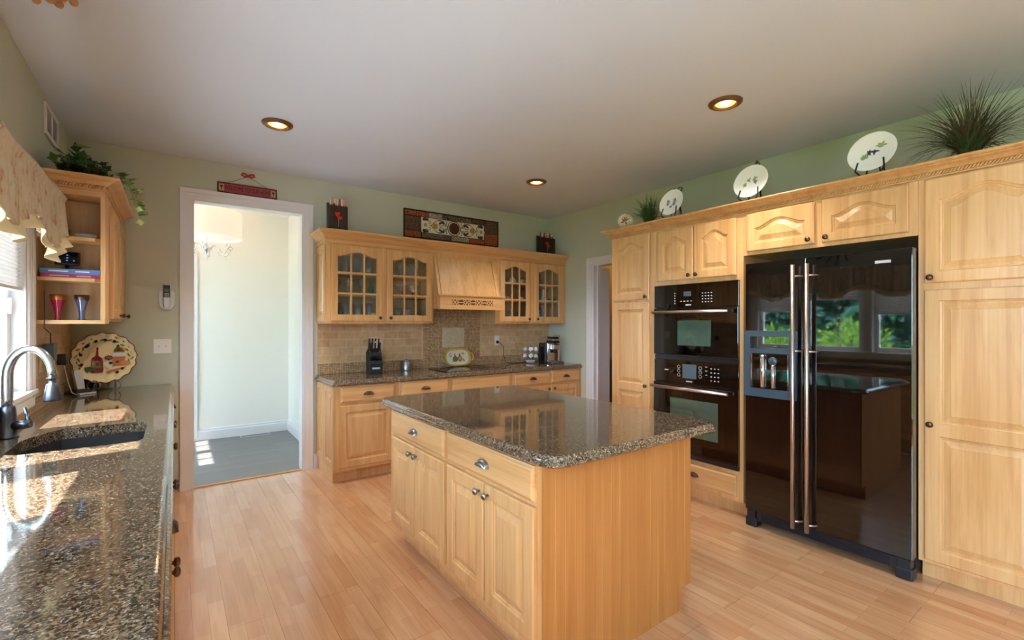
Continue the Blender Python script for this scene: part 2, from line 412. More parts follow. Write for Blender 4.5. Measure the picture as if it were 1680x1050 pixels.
# dining room beyond the cased opening
DX0, DX1, DY = -1.10, 1.19, 6.58
struct(MB('dark_planks').box(DX0-0.1, YB+0.03, -0.05, DX1+0.1, DY+0.1, -0.002).build('floor_dining'))
struct(MB('cream_paint').box(DX0-0.1, YB+T, HC, DX1+0.1, DY+0.1, HC+0.1).build('ceiling_dining'))
struct(MB('cream_paint').box(DX0-0.1, DY, 0, DX1+0.1, DY+0.1, HC).build('wall_dining_back'))
struct(MB('cream_paint').box(DX1, YB+T, 0, DX1+0.1, DY, HC).build('wall_dining_right'))
wall_with_holes('wall_dining_left', 'x', YB+T, DY, DX0-0.1, DX0, 0, HC, [(5.12, 6.36, 0.5, 2.22)], 'cream_paint')
struct(MB('cream_paint').box(DX0-0.1, YB+T, 0, 0.0, YB+T+0.02, HC).box(1.09, YB+T, 0, DX1, YB+T+0.02, HC).box(0.0, YB+T, 2.5, 1.09, YB+T+0.02, HC).build('wall_dining_front'))
def baseboard(name, segs, material='trim_white', h=0.135):
    b = MB(material)
    for (x0, y0, x1, y1) in segs:
        dx, dy = x1-x0, y1-y0; L = math.hypot(dx, dy); nx, ny = -dy/L, dx/L
        pr = [(0, 0), (0.016, 0), (0.016, h-0.035), (0.011, h-0.025), (0.011, h-0.008), (0.004, h), (0, h)]
        b.loops([[(x+nx*o, y+ny*o, z) for o, z in pr] for x, y in ((x0, y0), (x1, y1))])
    return struct(b.build(name))
baseboard('baseboard_dining', [(DX1, DY, DX0, DY), (DX1, YB+T+0.02, DX1, DY)])
baseboard('baseboard_back', [(1.10, YB, 1.064, YB)])
def casing(b, u0, u1, z1, w, plane, axis, sgn, z0=0.0, bottom=False):
    """profiled door casing around opening u0..u1, top z1; projects sgn along the axis"""
    def board(p0, p1, q0, q1, d):
        if axis == 'y': b.box(p0, plane, q0, p1, plane+sgn*d, q1)
        else: b.box(plane, p0, q0, plane+sgn*d, p1, q1)
    for (d, i0, i1) in ((0.012, 0.0, w*0.2), (0.021, w*0.6, w), (0.016, w*0.2, w*0.6)):
        board(u0-i1, u0-i0, z0, z1+i1, d); board(u1+i0, u1+i1, z0, z1+i1, d); board(u0-i0, u1+i0, z1+i0, z1+i1, d)
tb = MB('trim_white'); casing(tb, 0.122, 0.970, 2.40, 0.088, YB, 'y', -1)
tb.box(0.118, YB-0.003, 0, 0.13, YB+T+0.004, 2.405).box(0.962, YB-0.003, 0, 0.974, YB+T+0.004, 2.405).box(0.118, YB-0.003, 2.393, 0.974, YB+T+0.004, 2.405)
struct(tb.build('trim_1'))
struct(MB('maple_h').box(0.13, YB+0.0, 0.0, 0.962, YB+0.035, 0.008).build('trim_2'))        # threshold strip
tb = MB('trim_white'); casing(tb, 3.06, 3.885, 2.055, 0.085, XR, 'x', -1)
tb.box(XR-0.003, 3.87, 0, XR+T, 3.885, 2.06).box(XR-0.003, 3.06, 0, XR+T, 3.075, 2.06).box(XR-0.003, 3.06, 2.045, XR+T, 3.885, 2.06).box(XR+0.05, 3.855, 0, XR+0.085, 3.87, 2.045)
struct(tb.build('trim_3'))
tb = MB('trim_white'); casing(tb, -0.75, 0.125, 2.1, 0.09, DY, 'y', -1); tb.box(-0.75, DY-0.01, 0, 0.125, DY-0.004, 2.1); struct(tb.build('trim_4'))
# room past the right-hand doorway
struct(MB('ochre_paint').box(5.3, 2.4, 0, 5.4, 5.4, HC).build('wall_hall_back'))
struct(MB('ochre_paint').box(XR, YB+T, 0, XR+T, 5.4, HC).build('wall_hall_front'))
struct(MB('ochre_paint').box(XR+T, 5.3, 0, 5.3, 5.4, HC).build('wall_hall_left'))
struct(MB('ochre_paint').box(XR+T, 2.4, 0, 5.3, 2.5, HC).build('wall_hall_right'))
struct(MB('laminate').box(XR+T, 2.4, -0.05, 5.4, 5.4, 0).build('floor_hall'))
struct(MB('ceiling_paint').box(XR+T, 2.4, HC, 5.4, 5.4, HC+0.1).build('ceiling_hall'))
dr = struct(MB('trim_white').box(XR+T+0.004, 3.878, 0.01, XR+T+0.16, 3.90, 2.03).build('door_1'))
lh = bpy.data.lights.new('hall_fill_lamp', 'POINT'); lh.energy = 6; lh.color = (1, .8, .5); lh.shadow_soft_size = 0.1  # unseen lamp added to light the room past the doorway
lo = bpy.data.objects.new('hall_fill_lamp', lh); COL.objects.link(lo); lo.location = (4.7, 4.6, 2.4)
# outdoors ground
struct(MB('lawn').box(-40, -30, -0.6, -0.76, 36, -0.5).build('ground'))
paint('bounce_pale', (232, 230, 226), 0.8, 5, 0.02)
struct(MB('bounce_pale').box(-4.2, -5, -0.499, -0.76, 8.5, -0.45).build('ground_bounce_slab'))  # unseen pale slab added to bounce daylight up to the ceiling
struct(MB('lawn').box(-0.76, -30, -0.6, 30, YF-T-0.01, -0.5).build('ground_rear'))

# window over the sink
def sash(b, y0, y1, z0, z1, xo, w=0.055, d=0.045):
    b.box(xo, y0, z0, xo-d, y0+w, z1).box(xo, y1-w, z0, xo-d, y1, z1).box(xo, y0+w, z0, xo-d, y1-w, z0+w).box(xo, y0+w, z1-w, xo-d, y1-w, z1)
w1 = bpy.data.objects.new('window_1', None); COL.objects.link(w1); struct(w1)
b = MB('trim_white')
b.box(XL+0.002, WY0, WZ0, XL-T, WY0+0.02, WZ1).box(XL+0.002, WY1-0.02, WZ0, XL-T, WY1, WZ1).box(XL+0.002, WY0, WZ1-0.02, XL-T, WY1, WZ1).box(XL+0.002, WY0, WZ0, XL-T, WY1, WZ0+0.02)
casing(b, WY0, WY1, WZ1, 0.088, XL, 'x', 1, WZ0-0.02)
b.box(XL, WY0-0.10, WZ0-0.005, XL+0.03, WY1+0.095, WZ0+0.018).box(XL, WY0-0.09, WZ0-0.07, XL+0.018, WY1+0.088, WZ0-0.005)
M0, M1 = 2.06, 2.16; M2, M3 = 2.82, 2.92
b.box(XL+0.004, M0, WZ0+0.02, XL-T+0.01, M1, WZ1-0.02).box(XL+0.004, M2, WZ0+0.02, XL-T+0.01, M3, WZ1-0.02)
b.build('frame', w1)
for y0, y1 in ((WY0+0.02, M0), (M1, M2), (M3, WY1-0.02)):
    b = MB('trim_white'); sash(b, y0, y1, WZ0+0.02, WZ1-0.02, XL-0.055); so = b.build('sash', w1)
    MB('pane_glass').box(XL-0.078, y0+0.055, WZ0+0.075, XL-0.08, y1-0.055, WZ1-0.075).build('pane', so)
    if y1-y0 < 0.6:
        MB('white_plastic').box(XL-0.055, y1-0.05, 1.42, XL-0.04, y1-0.035, 1.5, 0.003).build('latch', so)
        MB('silver_plastic').box(XL-0.055, (y0+y1)/2-0.05, WZ0+0.022, XL-0.03, (y0+y1)/2+0.03, WZ0+0.04, 0.004).tube([(XL-0.035, (y0+y1)/2, WZ0+0.035), (XL-0.02, (y0+y1)/2+0.06, WZ0+0.05)], 0.006).build('crank', so)
# plain windows; the two unseen kitchen ones are added for fill daylight
def plain_window(name, axis, c, p0, p1, z0, z1, nm):
    w = bpy.data.objects.new(name, None); COL.objects.link(w); struct(w)
    b = MB('trim_white'); g = MB('pane_glass')
    L = (p1-p0)/nm
    for k in range(nm):
        a0, a1 = p0+k*L, p0+(k+1)*L
        for (u0, u1, q0, q1) in ((a0, a0+.06, z0, z1), (a1-.06, a1, z0, z1), (a0+.06, a1-.06, z0, z0+.06), (a0+.06, a1-.06, z1-.06, z1)):
            if axis == 'x': b.box(c, u0, q0, c-0.06, u1, q1)
            else: b.box(u0, c, q0, u1, c-0.06, q1)
        if axis == 'x': g.box(c-.03, a0+.06, z0+.06, c-.032, a1-.06, z1-.06)
        else: g.box(a0+.06, c-.03, z0+.06, a1-.06, c-.032, z1-.06)
    b.build('frame', w); g.build('pane', w); return w
plain_window('fill_window_rear', 'x', XL-0.03, -2.6, -1.1, 0.12, 2.3, 2)
plain_window('fill_window_near', 'x', XL-0.03, -.9, .7, 1.0, 2.45, 2)
w4 = plain_window('window_3', 'x', DX0-0.02, 5.12, 6.36, 0.5, 2.22, 2)
b = MB('trim_white')
for k in range(2):
    a0 = 5.12+k*0.62
    for y in (a0+0.31,): b.box(DX0-0.03, y-0.011, 0.55, DX0-0.07, y+0.011, 2.17)
    for z in (0.85, 1.2, 1.55, 1.9): b.box(DX0-0.03, a0+0.05, z-0.011, DX0-0.07, a0+0.57, z+0.011)
b.build('muntin', w4)

# ------------------------------------------------------------------ cabinet kit  (local frame: x width, y into the cabinet, z up; face frame at y=0)
def bell(u):
    u = abs(u)
    return 0.0 if u >= 0.92 else (0.5*(1+math.cos(PI*u/0.92)))**0.85
def panel_loops(b, x0, z0, x1, z1, y1, th=0.02, st=0.058, arch=0.0, glaze=False, bev=(.006, .006, .006, .006), rail=None, flat=False):
    """one framed raised-panel leaf; front at y1-th, back at y1; bev = left, right, bottom, top"""
    rb, rt = rail or (st, st)
    M = 19 if arch else 2
    yf = y1-th
    def lp(il, ir, ib, it, y, a):
        xl, xr, zb, zt = x0+il, x1-ir, z0+ib, z1-it
        pts = [(xl, y, zb), (xr, y, zb)]
        for i in range(M):
            u = 1-2*i/(M-1)
            pts.append((xl+(xr-xl)*(u+1)/2, y, zt+a*bell(u)))
        return pts
    L = [lp(0, 0, 0, 0, y1, 0), lp(0, 0, 0, 0, yf+.004 if max(bev) else yf, 0), lp(*bev, yf, 0)]
    if flat:
        b.loops(L); return
    top = rt+arch
    q = lambda d, y: lp(st+d, st+d, rb+d, top+d, y, arch)
    L += [q(0, yf), q(.005, yf+.0065)]
    if glaze:
        L += [q(.006, y1), ]
        rings = L+[L[0]]
        vs = [[b.V(p) for p in r] for r in L]; n = len(vs[0]); vs.append(vs[0])
        for a, c in zip(vs, vs[1:]):
            for k in range(n): b.face([a[k], a[(k+1) % n], c[(k+1) % n], c[k]])
        return
    L += [q(.011, yf+.0075), q(.013, yf+.0115), q(.019, yf+.0115), q(.046, yf+.002), q(.0475, yf+.0005), q(.05, yf+.0005)]
    b.loops(L)
def knob(parent, x, y, z, r=0.016, material='bronze'):
    b = MB(material); b.lathe([(.006, 0), (.0055, -.010), (.006, -.013), (r*.8, -.016), (r, -.021), (r*.96, -.026), (r*.6, -.031), (.0005, -.0325)], (x, y, z), 14, 'y'); return b.build('knob', parent)
def cup_pull(parent, x, y, z, w=0.046, h=0.03, d=0.026, material='bronze'):
    b = MB(material); L = []
    for i in range(7):
        ph = (PI/2)*i/6
        L.append([(x+w*math.cos(PI*k/12)*(math.cos(ph)*.25+.75 if i < 6 else .75), y-d*math.sin(ph), z-h*.35+h*math.sin(PI*k/12)*math.cos(ph)+0*k) for k in range(13)])
    b.loops(L, False, False, False, True)
    b.box(x-w, y-.003, z-h*.35-.001, x+w, y, z-h*.35+.004)
    b.lathe([(.003, 0), (.003, -.004)], (x-w*.75, y, z), 6, 'y'); b.lathe([(.003, 0), (.003, -.004)], (x+w*.75, y, z), 6, 'y')
    return b.build('cup_pull', parent)
def door(parent, x0, z0, x1, z1, arch=0.0, kn=None, glaze=False, mid=None, st=0.058, grid=None, name='door', km='bronze'):
    b = MB('maple_v'); y1 = -0.001
    if mid:
        panel_loops(b, x0, z0, x1, mid, y1, st=st, bev=(.004, .004, .004, .0), rail=(st, st*.55))
        panel_loops(b, x0, mid, x1, z1, y1, st=st, bev=(.004, .004, .0, .004), rail=(st*.55, st))
    else: panel_loops(b, x0, z0, x1, z1, y1, st=st, arch=arch, glaze=glaze)
    d = b.build(name, parent)
    if glaze:
        MB('pane_glass').box(x0+st-.004, y1-.008, z0+st-.004, x1-st+.004, y1-.0065, z1-st+.004).build('pane', d)
        g = MB('maple_v'); xi0, xi1, zi0, zi1 = x0+st, x1-st, z0+st, z1-st-arch
        for k in (1, 2):
            x = xi0+(xi1-xi0)*k/3; g.box(x-.0085, y1-.017, zi0-.003, x+.0085, y1-.0085, zi1+arch*bell((x-(xi0+xi1)/2)/((xi1-xi0)/2))+.003)
        for z in grid: g.box(xi0-.003, y1-.0165, z-.0085, xi1+.003, y1-.0085, z+.0085)
        g.build('muntin', d)
    if kn: knob(d, kn[0], y1-.02, kn[1], material=km)
    return d
def drawer(parent, x0, z0, x1, z1, pull=None, km='bronze'):
    b = MB('maple_h'); y1 = -0.001
    L = [[(x0, y1, z0), (x1, y1, z0), (x1, y1, z1), (x0, y1, z1)]]
    for i, y in ((0, -.012), (.006, -.014), (.012, -.0195), (.016, -.021)):
        L.append([(x0+i, y1+y, z0+i), (x1-i, y1+y, z0+i), (x1-i, y1+y, z1-i), (x0+i, y1+y, z1-i)])
    b.loops(L); d = b.build('drawer', parent)
    if pull == 'cup': cup_pull(d, (x0+x1)/2, y1-.021, (z0+z1)/2, material=km)
    return d
def base_carcass(parent, w, d, ztop=0.838, toe=0.105, left_end=False):
    b = MB('maple_v'); b.box(0, 0, toe, w, d, ztop).box(0.0, 0.075, 0.0, w, d, toe-.0005)
    return b.build('carcass', parent)

def crown(name, label, path, prof, rope_z=None, rope_out=0.012, cat='crown moulding'):
    """sweep prof [(out,z)] along plan path; out is to the right of travel"""
    P = [Vector(p) for p in path]; offs = []
    for i, p in enumerate(P):
        ns = []
        if i: d = (P[i]-P[i-1]).normalized(); ns.append(Vector((d.y, -d.x)))
        if i < len(P)-1: d = (P[i+1]-P[i]).normalized(); ns.append(Vector((d.y, -d.x)))
        n = sum(ns, Vector((0, 0)))/len(ns); offs.append(n/(n.length**2))
    b = MB('maple_h')
    b.loops([[(p.x+o.x*u, p.y+o.y*u, z) for u, z in prof] for p, o in zip(P, offs)])
    t = b.build(name); tag(t, label, cat)
    if rope_z:
        r = MB('maple_h')
        for i in range(len(P)-1):
            d = (P[i+1]-P[i]); L = d.length; d.normalize(); nn = Vector((d.y, -d.x)); k = int(L/0.014)
            for j in range(k):
                c = P[i]+d*(L*(j+.5)/k)+nn*rope_out
                a = c-d*.007; e = c+d*.007
                r.tube([(a.x, a.y, rope_z-.009), (e.x, e.y, rope_z+.009)], .0056, 5)
        r.build('rope_trim', t)
    return t
CROWN_R = [(0.001, 2.138), (.008, 2.138), (.011, 2.140), (.011, 2.146), (.005, 2.148), (.005, 2.168), (.013, 2.170), (.016, 2.174), (.020, 2.177), (.030, 2.184), (.046, 2.190), (.052, 2.192), (.052, 2.196), (.062, 2.198), (.070, 2.203), (.073, 2.208), (.071, 2.213), (.066, 2.2155), (0.001, 2.2155)]
CROWN = [(0.001, 2.098), (.008, 2.098), (.011, 2.101), (.011, 2.112), (.006, 2.114), (.006, 2.134), (.014, 2.136), (.017, 2.141), (.017, 2.147), (.022, 2.150), (.026, 2.158), (.036, 2.170), (.050, 2.180), (.054, 2.182), (.054, 2.188), (.062, 2.190), (.070, 2.197), (.073, 2.205), (.071, 2.212), (.066, 2.2155), (0.001, 2.2155)]

# ---- right-hand run
XF = 3.24
def right_unit(name, label, ystart, group=None):
    return thing(name, label, 'cabinet', (XF, ystart, 0), -90, group)
D = 3.972-XF
GR = None
# tall narrow cabinet
t = right_unit('tall_cabinet', 'narrow tall maple cabinet with two stacked doors beside the wall ovens', 2.925)
W = .455
MB('maple_v').box(0, 0, .105, W, D, 2.213).box(0, .075, 0, W, D, .1045).build('carcass', t)
door(t, .03, 1.575, .425, 2.135, arch=.055, kn=(.397, 1.60))
door(t, .03, .125, .425, 1.552, kn=(.397, .845), mid=.82)
# oven cabinet
t = right_unit('oven_cabinet', 'maple cabinet housing the microwave and wall oven, arched double doors on top', 2.469)
W = .762
MB('maple_v').box(0, 0, .105, W, D, .325).box(0, .075, 0, W, D, .1045).box(0, 0, 1.682, W, D, 2.213).box(0, 0, .325, .026, D, 1.682).box(W-.026, 0, .325, W, D, 1.682).box(.026, D-.02, .325, W-.026, D, 1.682).build('carcass', t)
door(t, .045, 1.715, .376, 2.122, arch=.05, kn=(.350, 1.745), name='door')
door(t, .386, 1.715, .717, 2.122, arch=.05, kn=(.412, 1.745))
drawer(t, .045, .14, .717, .292, 'cup')
# cabinet over the fridge
t = right_unit('bridge_cabinet', 'short maple wall cabinet with two arched doors above the black refrigerator', 1.706)
W = .950
MB('maple_v').box(0, 0, 1.845, W, D, 2.213).build('carcass', t)
door(t, .03, 1.868, .452, 2.128, arch=.05, kn=(.424, 1.897), st=.052)
door(t, .494, 1.868, .912, 2.128, arch=.05, kn=(.522, 1.897), st=.052)
# pantry
t = right_unit('pantry_cabinet', 'wide maple pantry cabinet with tall doors at the far right by refrigerator', .755)
W = .98
MB('maple_v').box(0, 0, .105, W, D, 2.213).box(0, .075, 0, W, D, .1045).build('carcass', t)
for x0, x1, kx in ((.028, .482, .054), (.498, .952, .926)):
    door(t, x0, 1.585, x1, 2.13, arch=.055, kn=(kx, 1.612))
    door(t, x0, .125, x1, 1.548, kn=(kx, .842), mid=.815)
crown('crown_molding', 'long maple crown moulding with rope strip over the right cabinet run', [(3.972, 2.9265), (XF-.0005, 2.9265), (XF-.0005, -.225)], CROWN_R, rope_z=2.158, rope_out=.010)

# ---- island
t = thing('island_cabinet', 'maple kitchen island cabinet with doors and drawers under granite top', 'cabinet', (1.115, 2.85, 0), -90)
IW, ID = 2.85-1.335, .922
b = MB('maple_v'); b.box(0, 0, .108, IW-.012, ID-.012, .838).box(.06, .072, 0, IW-.012, ID-.075, .1075); b.build('carcass', t)
# grooved end panel
pts = []; x = -.004
prof = [(-.006, IW)]
n = 17
for k in range(n):
    u = (ID+.004)*(k+1)/(n+1)
    prof += [(u-.0025, IW), (u, IW-.0011), (u+.0025, IW)]
prof += [(ID, IW), (ID, IW-.0115), (-.006, IW-.0115)]
MBp = MB('maple_panel_shaded'); MBp.prism([(q, p) for p, q in prof], 'z', .108, .838)
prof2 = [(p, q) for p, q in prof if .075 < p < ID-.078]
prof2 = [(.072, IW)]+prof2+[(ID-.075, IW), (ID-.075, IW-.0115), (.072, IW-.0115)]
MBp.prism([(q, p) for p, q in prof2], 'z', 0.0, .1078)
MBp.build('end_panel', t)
drawer(t, .045, .690, .745, .830, 'cup', 'pewter'); drawer(t, .775, .690, 1.470, .830, 'cup', 'pewter')
door(t, .045, .155, .385, .672, kn=(.352, .630), km='pewter'); door(t, .395, .155, .745, .672, kn=(.424, .630), km='pewter')
door(t, .775, .155, 1.115, .672, kn=(1.085, .630), km='pewter'); door(t, 1.125, .155, 1.470, .672, kn=(1.157, .630), km='pewter')

def rrect(x0, y0, x1, y1, r, n=6):
    pts = []
    for cx, cy, a in ((x1-r, y0+r, -90), (x1-r, y1-r, 0), (x0+r, y1-r, 90), (x0+r, y0+r, 180)):
        for k in range(n+1):
            t_ = math.radians(a+90*k/n); pts.append((cx+r*math.cos(t_), cy+r*math.sin(t_)))
    return pts
EDGE = [(.014, 0), (.006, .003), (0, .009), (0, .016), (.004, .021), (.010, .0225), (.012, .027), (.016, .035), (.022, .0395), (.026, .040)]
def countertop(name, label, x0, y0, x1, y1, z0, sides=(1, 1, 1, 1), r=.02, hole=None, thick=.04):
    """sides: profiled edge on x0, x1, y0, y1"""
    b = MB('granite'); L = []
    for i, z in EDGE:
        L.append([(x, y, z0+z*thick/.04) for x, y in rrect(x0+i*sides[0], y0+i*sides[2], x1-i*sides[1], y1-i*sides[3], r)])
    rings = [[b.V(p) for p in lp] for lp in L]; n = len(rings[0])
    for a, c in zip(rings, rings[1:]):
        for k in range(n): b.face([a[k], a[(k+1) % n], c[(k+1) % n], c[k]])
    if not hole:
        b.face(list(reversed(rings[0]))); b.face(rings[-1])
    else:
        hs = [[b.V((x, y, z)) for x, y in hole] for z in (z0, z0+thick-.004, z0+thick)]
        hs2 = []
        for a, c in zip(hs, hs[1:]):
            for k in range(len(hole)): b.face([a[k], a[(k+1) % len(hole)], c[(k+1) % len(hole)], c[k]])
        for outer, inner in ((rings[0], hs[0]), (rings[-1], hs[-1])):
            es = []
            for lp in (outer, inner):
                for k in range(len(lp)):
                    e = b.bm.edges.get((lp[k], lp[(k+1) % len(lp)])) or b.bm.edges.new((lp[k], lp[(k+1) % len(lp)])); es.append(e)
            bmesh.ops.triangle_fill(b.bm, edges=es, use_beauty=True)
    return tag(b.build(name), label, 'countertop')
CT = .885
countertop('granite_countertop', 'brown speckled granite island top with clipped rounded corners', 1.083, 1.262, 2.212, 3.045, .8385, r=.085, thick=.0435)

# ---- back wall base cabinets
YFACE = 4.085; DB = YB-.006-YFACE
def back_base(name, label, x0): return thing(name, label, 'cabinet', (x0, YFACE, 0), 0)
t = back_base('base_cabinet', 'maple base cabinet under the knife block, with drawer above raised panel door', 1.10)
W = .562; base_carcass(t, W, DB)
drawer(t, .045, .690, .52, .828, 'cup'); door(t, .03, .135, .52, .668)
# decorative end panel facing the doorway
ep = MB('maple_v'); panel_loops(ep, 0.02, .125, .275, .828, -.001, th=.014, st=.05); panel_loops(ep, .285, .125, DB-.01, .828, -.001, th=.014, st=.05)
ep.xf(Matrix.Rotation(-PI/2, 4, 'Z')); ep.xf(Matrix.Translation((0, DB, 0))); ep.build('end_panel', t)
t = back_base('base_cabinet', 'maple base cabinet with cup pull drawer beneath the metal canister', 1.664)
W = .530; base_carcass(t, W, DB); drawer(t, .025, .690, .505, .828, 'cup'); door(t, .025, .135, .505, .668, kn=(.48, .63))
t = back_base('base_cabinet', 'maple base cabinet with plain false front below the black cooktop', 2.196)
W = .755; base_carcass(t, W, DB); drawer(t, .02, .690, .715, .828); door(t, .02, .135, .365, .668, kn=(.34, .63)); door(t, .375, .135, .715, .668, kn=(.40, .63))
t = back_base('base_cabinet', 'maple base cabinet with two drawers and two doors beneath coffee machine', 2.953)
W = 3.972-2.953; base_carcass(t, W, DB)
drawer(t, .02, .690, .52, .828, 'cup'); drawer(t, .545, .690, .985, .828, 'cup')
door(t, .02, .135, .52, .668, kn=(.49, .630)); door(t, .545, .135, .985, .668, kn=(.575, .630))
countertop('granite_countertop', 'brown speckled granite worktop along the back wall under glass-door cabinets', 1.072, 4.052, 3.972, YB-.003, .8385, (1, 0, 1, 0), r=.004, thick=.0465)

# ---- back wall upper cabinets
YU = 4.36
def glass_cabinet(name, label, x0, x1, doors, cut=0):
    t = thing(name, label, 'cabinet', (x0, YU, 0), 0); W = x1-x0; dp = YB-.003-YU
    b = MB('maple_v'); z0, z1 = 1.37, 2.213
    b.box(0, .0, z0, .019, dp, z1).box(W-.019, 0, z0, W, dp, z1).box(.019, 0.02, z0+.018, W-.019, dp, z0+.036).box(.019, .02, 2.085, W-.019, dp, z1)
    b.box(.019, 0, z0, W-.019, .02, z0+.036).box(.019, 0, 2.085, W-.019, .02, z1)
    for a, c in zip(doors, doors[1:]): b.box(a[1]-.018, 0, z0+.036, c[0]+.018, .02, 2.085)
    b.box(.019, 0, z0+.036, doors[0][0]+.018, .02, 2.085).box(doors[-1][1]-.018, 0, z0+.036, W-.019, .02, 2.085)
    b.build('carcass', t)
    MB('maple_inside').box(.0195, dp-.008, z0+.037, W-.0195, dp-.001, 2.084).build('back_panel', t)
    for z in (1.640, 1.838): MB('maple_inside').box(.0195, .03, z-.016, W-.0195, dp-.009, z).build('shelf', t)
    for i, (a, c) in enumerate(doors):
        door(t, a, 1.392, c, 2.088, arch=.045, glaze=True, grid=(1.646, 1.836), kn=(c-.03 if i % 2 == 0 else a+.03, 1.425), st=.056)
    return t
gcl = glass_cabinet('glass_cabinet', 'maple wall cabinet with two glazed grid doors left of the range hood', 1.10, 2.152, ((.036, .512), (.555, 1.028)))
ep = MB('maple_v'); dp = YB-.003-YU; panel_loops(ep, 0.012, 1.385, dp-.012, 2.085, -.001, th=.012, st=.05)
ep.xf(Matrix.Rotation(-PI/2, 4, 'Z')); ep.xf(Matrix.Translation((0, dp, 0))); ep.build('end_panel', gcl)
gcr = glass_cabinet('glass_cabinet', 'maple wall cabinet with two glazed grid doors right of the range hood', 2.915, 3.972, ((.064, .492), (.558, .995)))
crown('crown_molding', 'plain maple crown moulding over the back wall glass cabinets and hood', [(3.972, YU-.0005), (1.0985, YU-.0005), (1.0985, YB-.003)][::-1], CROWN)
# hood
t = thing('range_hood', 'maple range hood with sloping front and carved lattice band', 'range hood', (2.1535, YU, 0), 0)
HW = 2.9135-2.1535; dp = YB-.004-YU
b = MB('maple_v'); b.prism([(0, 2.08), (-.118, 1.668), (dp, 1.668), (dp, 2.213), (0, 2.213)], 'x', .0, HW); b.build('body', t)
b = MB('maple_v')
for sx in (.03, HW-.062):
    b.loops([[(sx, y, z), (sx+.032, y, z), (sx+.032, y-.012, z), (sx, y-.012, z)] for y, z in ((-.117, 1.672), (-.002, 2.075))])
b.box(.03, -.0135, 2.062, HW-.03, -.0005, 2.10)
b.build('batten', t)
b = MB('maple_h'); b.box(-.0, -.155, 1.523, HW, -.135, 1.655).box(-.0, -.134, 1.523, .02, -.001, 1.655).box(HW-.02, -.134, 1.523, HW, -.001, 1.655)
b.box(-.022, -.170, 1.6545, HW+.028, -.0225, 1.668).box(-.02, -.163, 1.516, HW+.02, -.13, 1.526)
b.build('lattice_band', t)
b = MB('cherry')
zc = 1.589
x = .13; seq = 'XOXOXOX'; step = (HW-.26)/len(seq)
for ch in seq:
    cx = x+step/2
    if ch == 'X':
        for (dx, dz) in ((0, .02), (0, -.02), (.02, 0), (-.02, 0)):
            b.prism([(cx+dx-.012, zc+dz), (cx+dx, zc+dz-.012), (cx+dx+.012, zc+dz), (cx+dx, zc+dz+.012)], 'y', -.1562, -.154)
        for sx in (-.032, .032):
            for sz in (-.02, .02):
                b.prism([(cx+sx-.007, zc+sz), (cx+sx, zc+sz-.009), (cx+sx+.007, zc+sz), (cx+sx, zc+sz+.009)], 'y', -.1562, -.154)
    else:
        for sz in (1, -1):
            b.prism([(cx+.032*math.cos(PI*j/8), zc+sz*(.006+.020*math.sin(PI*j/8))) for j in range(9)], 'y', -.1562, -.154)
    x += step
b.build('cutwork', t)
MB('black_matte').box(.02, -.13, 1.535, HW-.02, dp-.01, 1.66).build('vent_liner', t)

# ---- backsplash, back wall
t = thing('tile_backsplash', 'tan stone tile backsplash with mosaic centre panel behind the cooktop', 'backsplash', (0, YB, 0))
BT = .012
MB('subway_x').box(1.102, -BT, 1.0, 2.165, -.001, 1.369).build('subway_tiles', t)
MB('subway_x').box(2.93, -BT, 1.0, 3.97, -.001, 1.369).build('subway_tiles', t)
MB('mosaic_x').box(1.102, -BT, CT+.001, 3.97, -.001, .988).build('mosaic_band', t)
MB('mosaic_x').box(2.183, -BT, .9885, 2.9125, -.001, 1.66).build('mosaic_panel', t)
MB('pencil_tile').box(1.102, -BT-.004, .988, 2.183, -.001, 1.0).box(2.165, -BT-.004, 1.0, 2.183, -.001, 1.369).build('pencil_trim', t)
MB('pencil_tile').box(2.9125, -BT-.004, .988, 3.97, -.001, 1.0).box(2.9125, -BT-.004, 1.0, 2.93, -.001, 1.368).build('pencil_trim', t)
b = MB('stone_relief'); b.box(2.415, -BT-.012, 1.105, 2.695, -BT-.0005, 1.325, .003)
b.box(2.432, -BT-.016, 1.12, 2.678, -BT-.011, 1.128).box(2.432, -BT-.016, 1.302, 2.678, -BT-.011, 1.31)
for a in range(3):
    rr = .03+.022*a
    b.tube([(2.555+rr*1.05*math.cos(2*PI*k/24+a), -BT-.013, 1.215+rr*math.sin(2*PI*k/24+a)) for k in range(22)], .005, 6)
for sx in (-1, 1): b.tube([(2.555+sx*(.075+.03*k/8), -BT-.013, 1.14+.15*k/8+.01*math.sin(k)) for k in range(9)], .006, 6)
b.build('relief_tile', t)

# ---- left counter, base cabinets and sink
LX0, LX1 = XL+.0025, -.005
hole = []
sc_ = [(-.515, 2.50), (-.48, 2.465), (-.16, 2.462), (-.122, 2.475), (-.108, 2.51), (-.107, 2.88), (-.118, 2.925), (-.15, 2.95), (-.42, 2.945), (-.455, 2.90), (-.47, 2.86), (-.50, 2.80), (-.515, 2.74)]
countertop('granite_countertop', 'brown speckled granite worktop with the sink below the window', LX0, .38, LX1, YB-.003, .8385, (0, 1, 1, 0), r=.004, hole=sc_, thick=.0465)
t = thing('kitchen_sink', 'stainless undermount sink basin set in the granite under the window', 'sink', (-.31, 2.69, 0))
c = Vector((-.31, 2.69)); mat('sink_steel', (92, 90, 92), 0.38, metal=0.85)
b = MB('sink_steel')
def scl(k, z): return [((x-c.x)*k, (y-c.y)*k, z) for x, y in sc_]
b.loops([scl(1.10, .8375), scl(1.02, .8375), scl(1.02, .72), scl(.98, .67), scl(.90, .66)], False, True)
b.build('basin', t, recalc=False)
MB('dark_nickel').lathe([(.045, .6615), (.04, .664), (.012, .662), (.001, .662)], (0, .02, 0), 18).build('drain', t)
t = thing('faucet', 'brushed nickel gooseneck pull-down faucet beside the sink', 'faucet', (-.577, 2.865, CT))
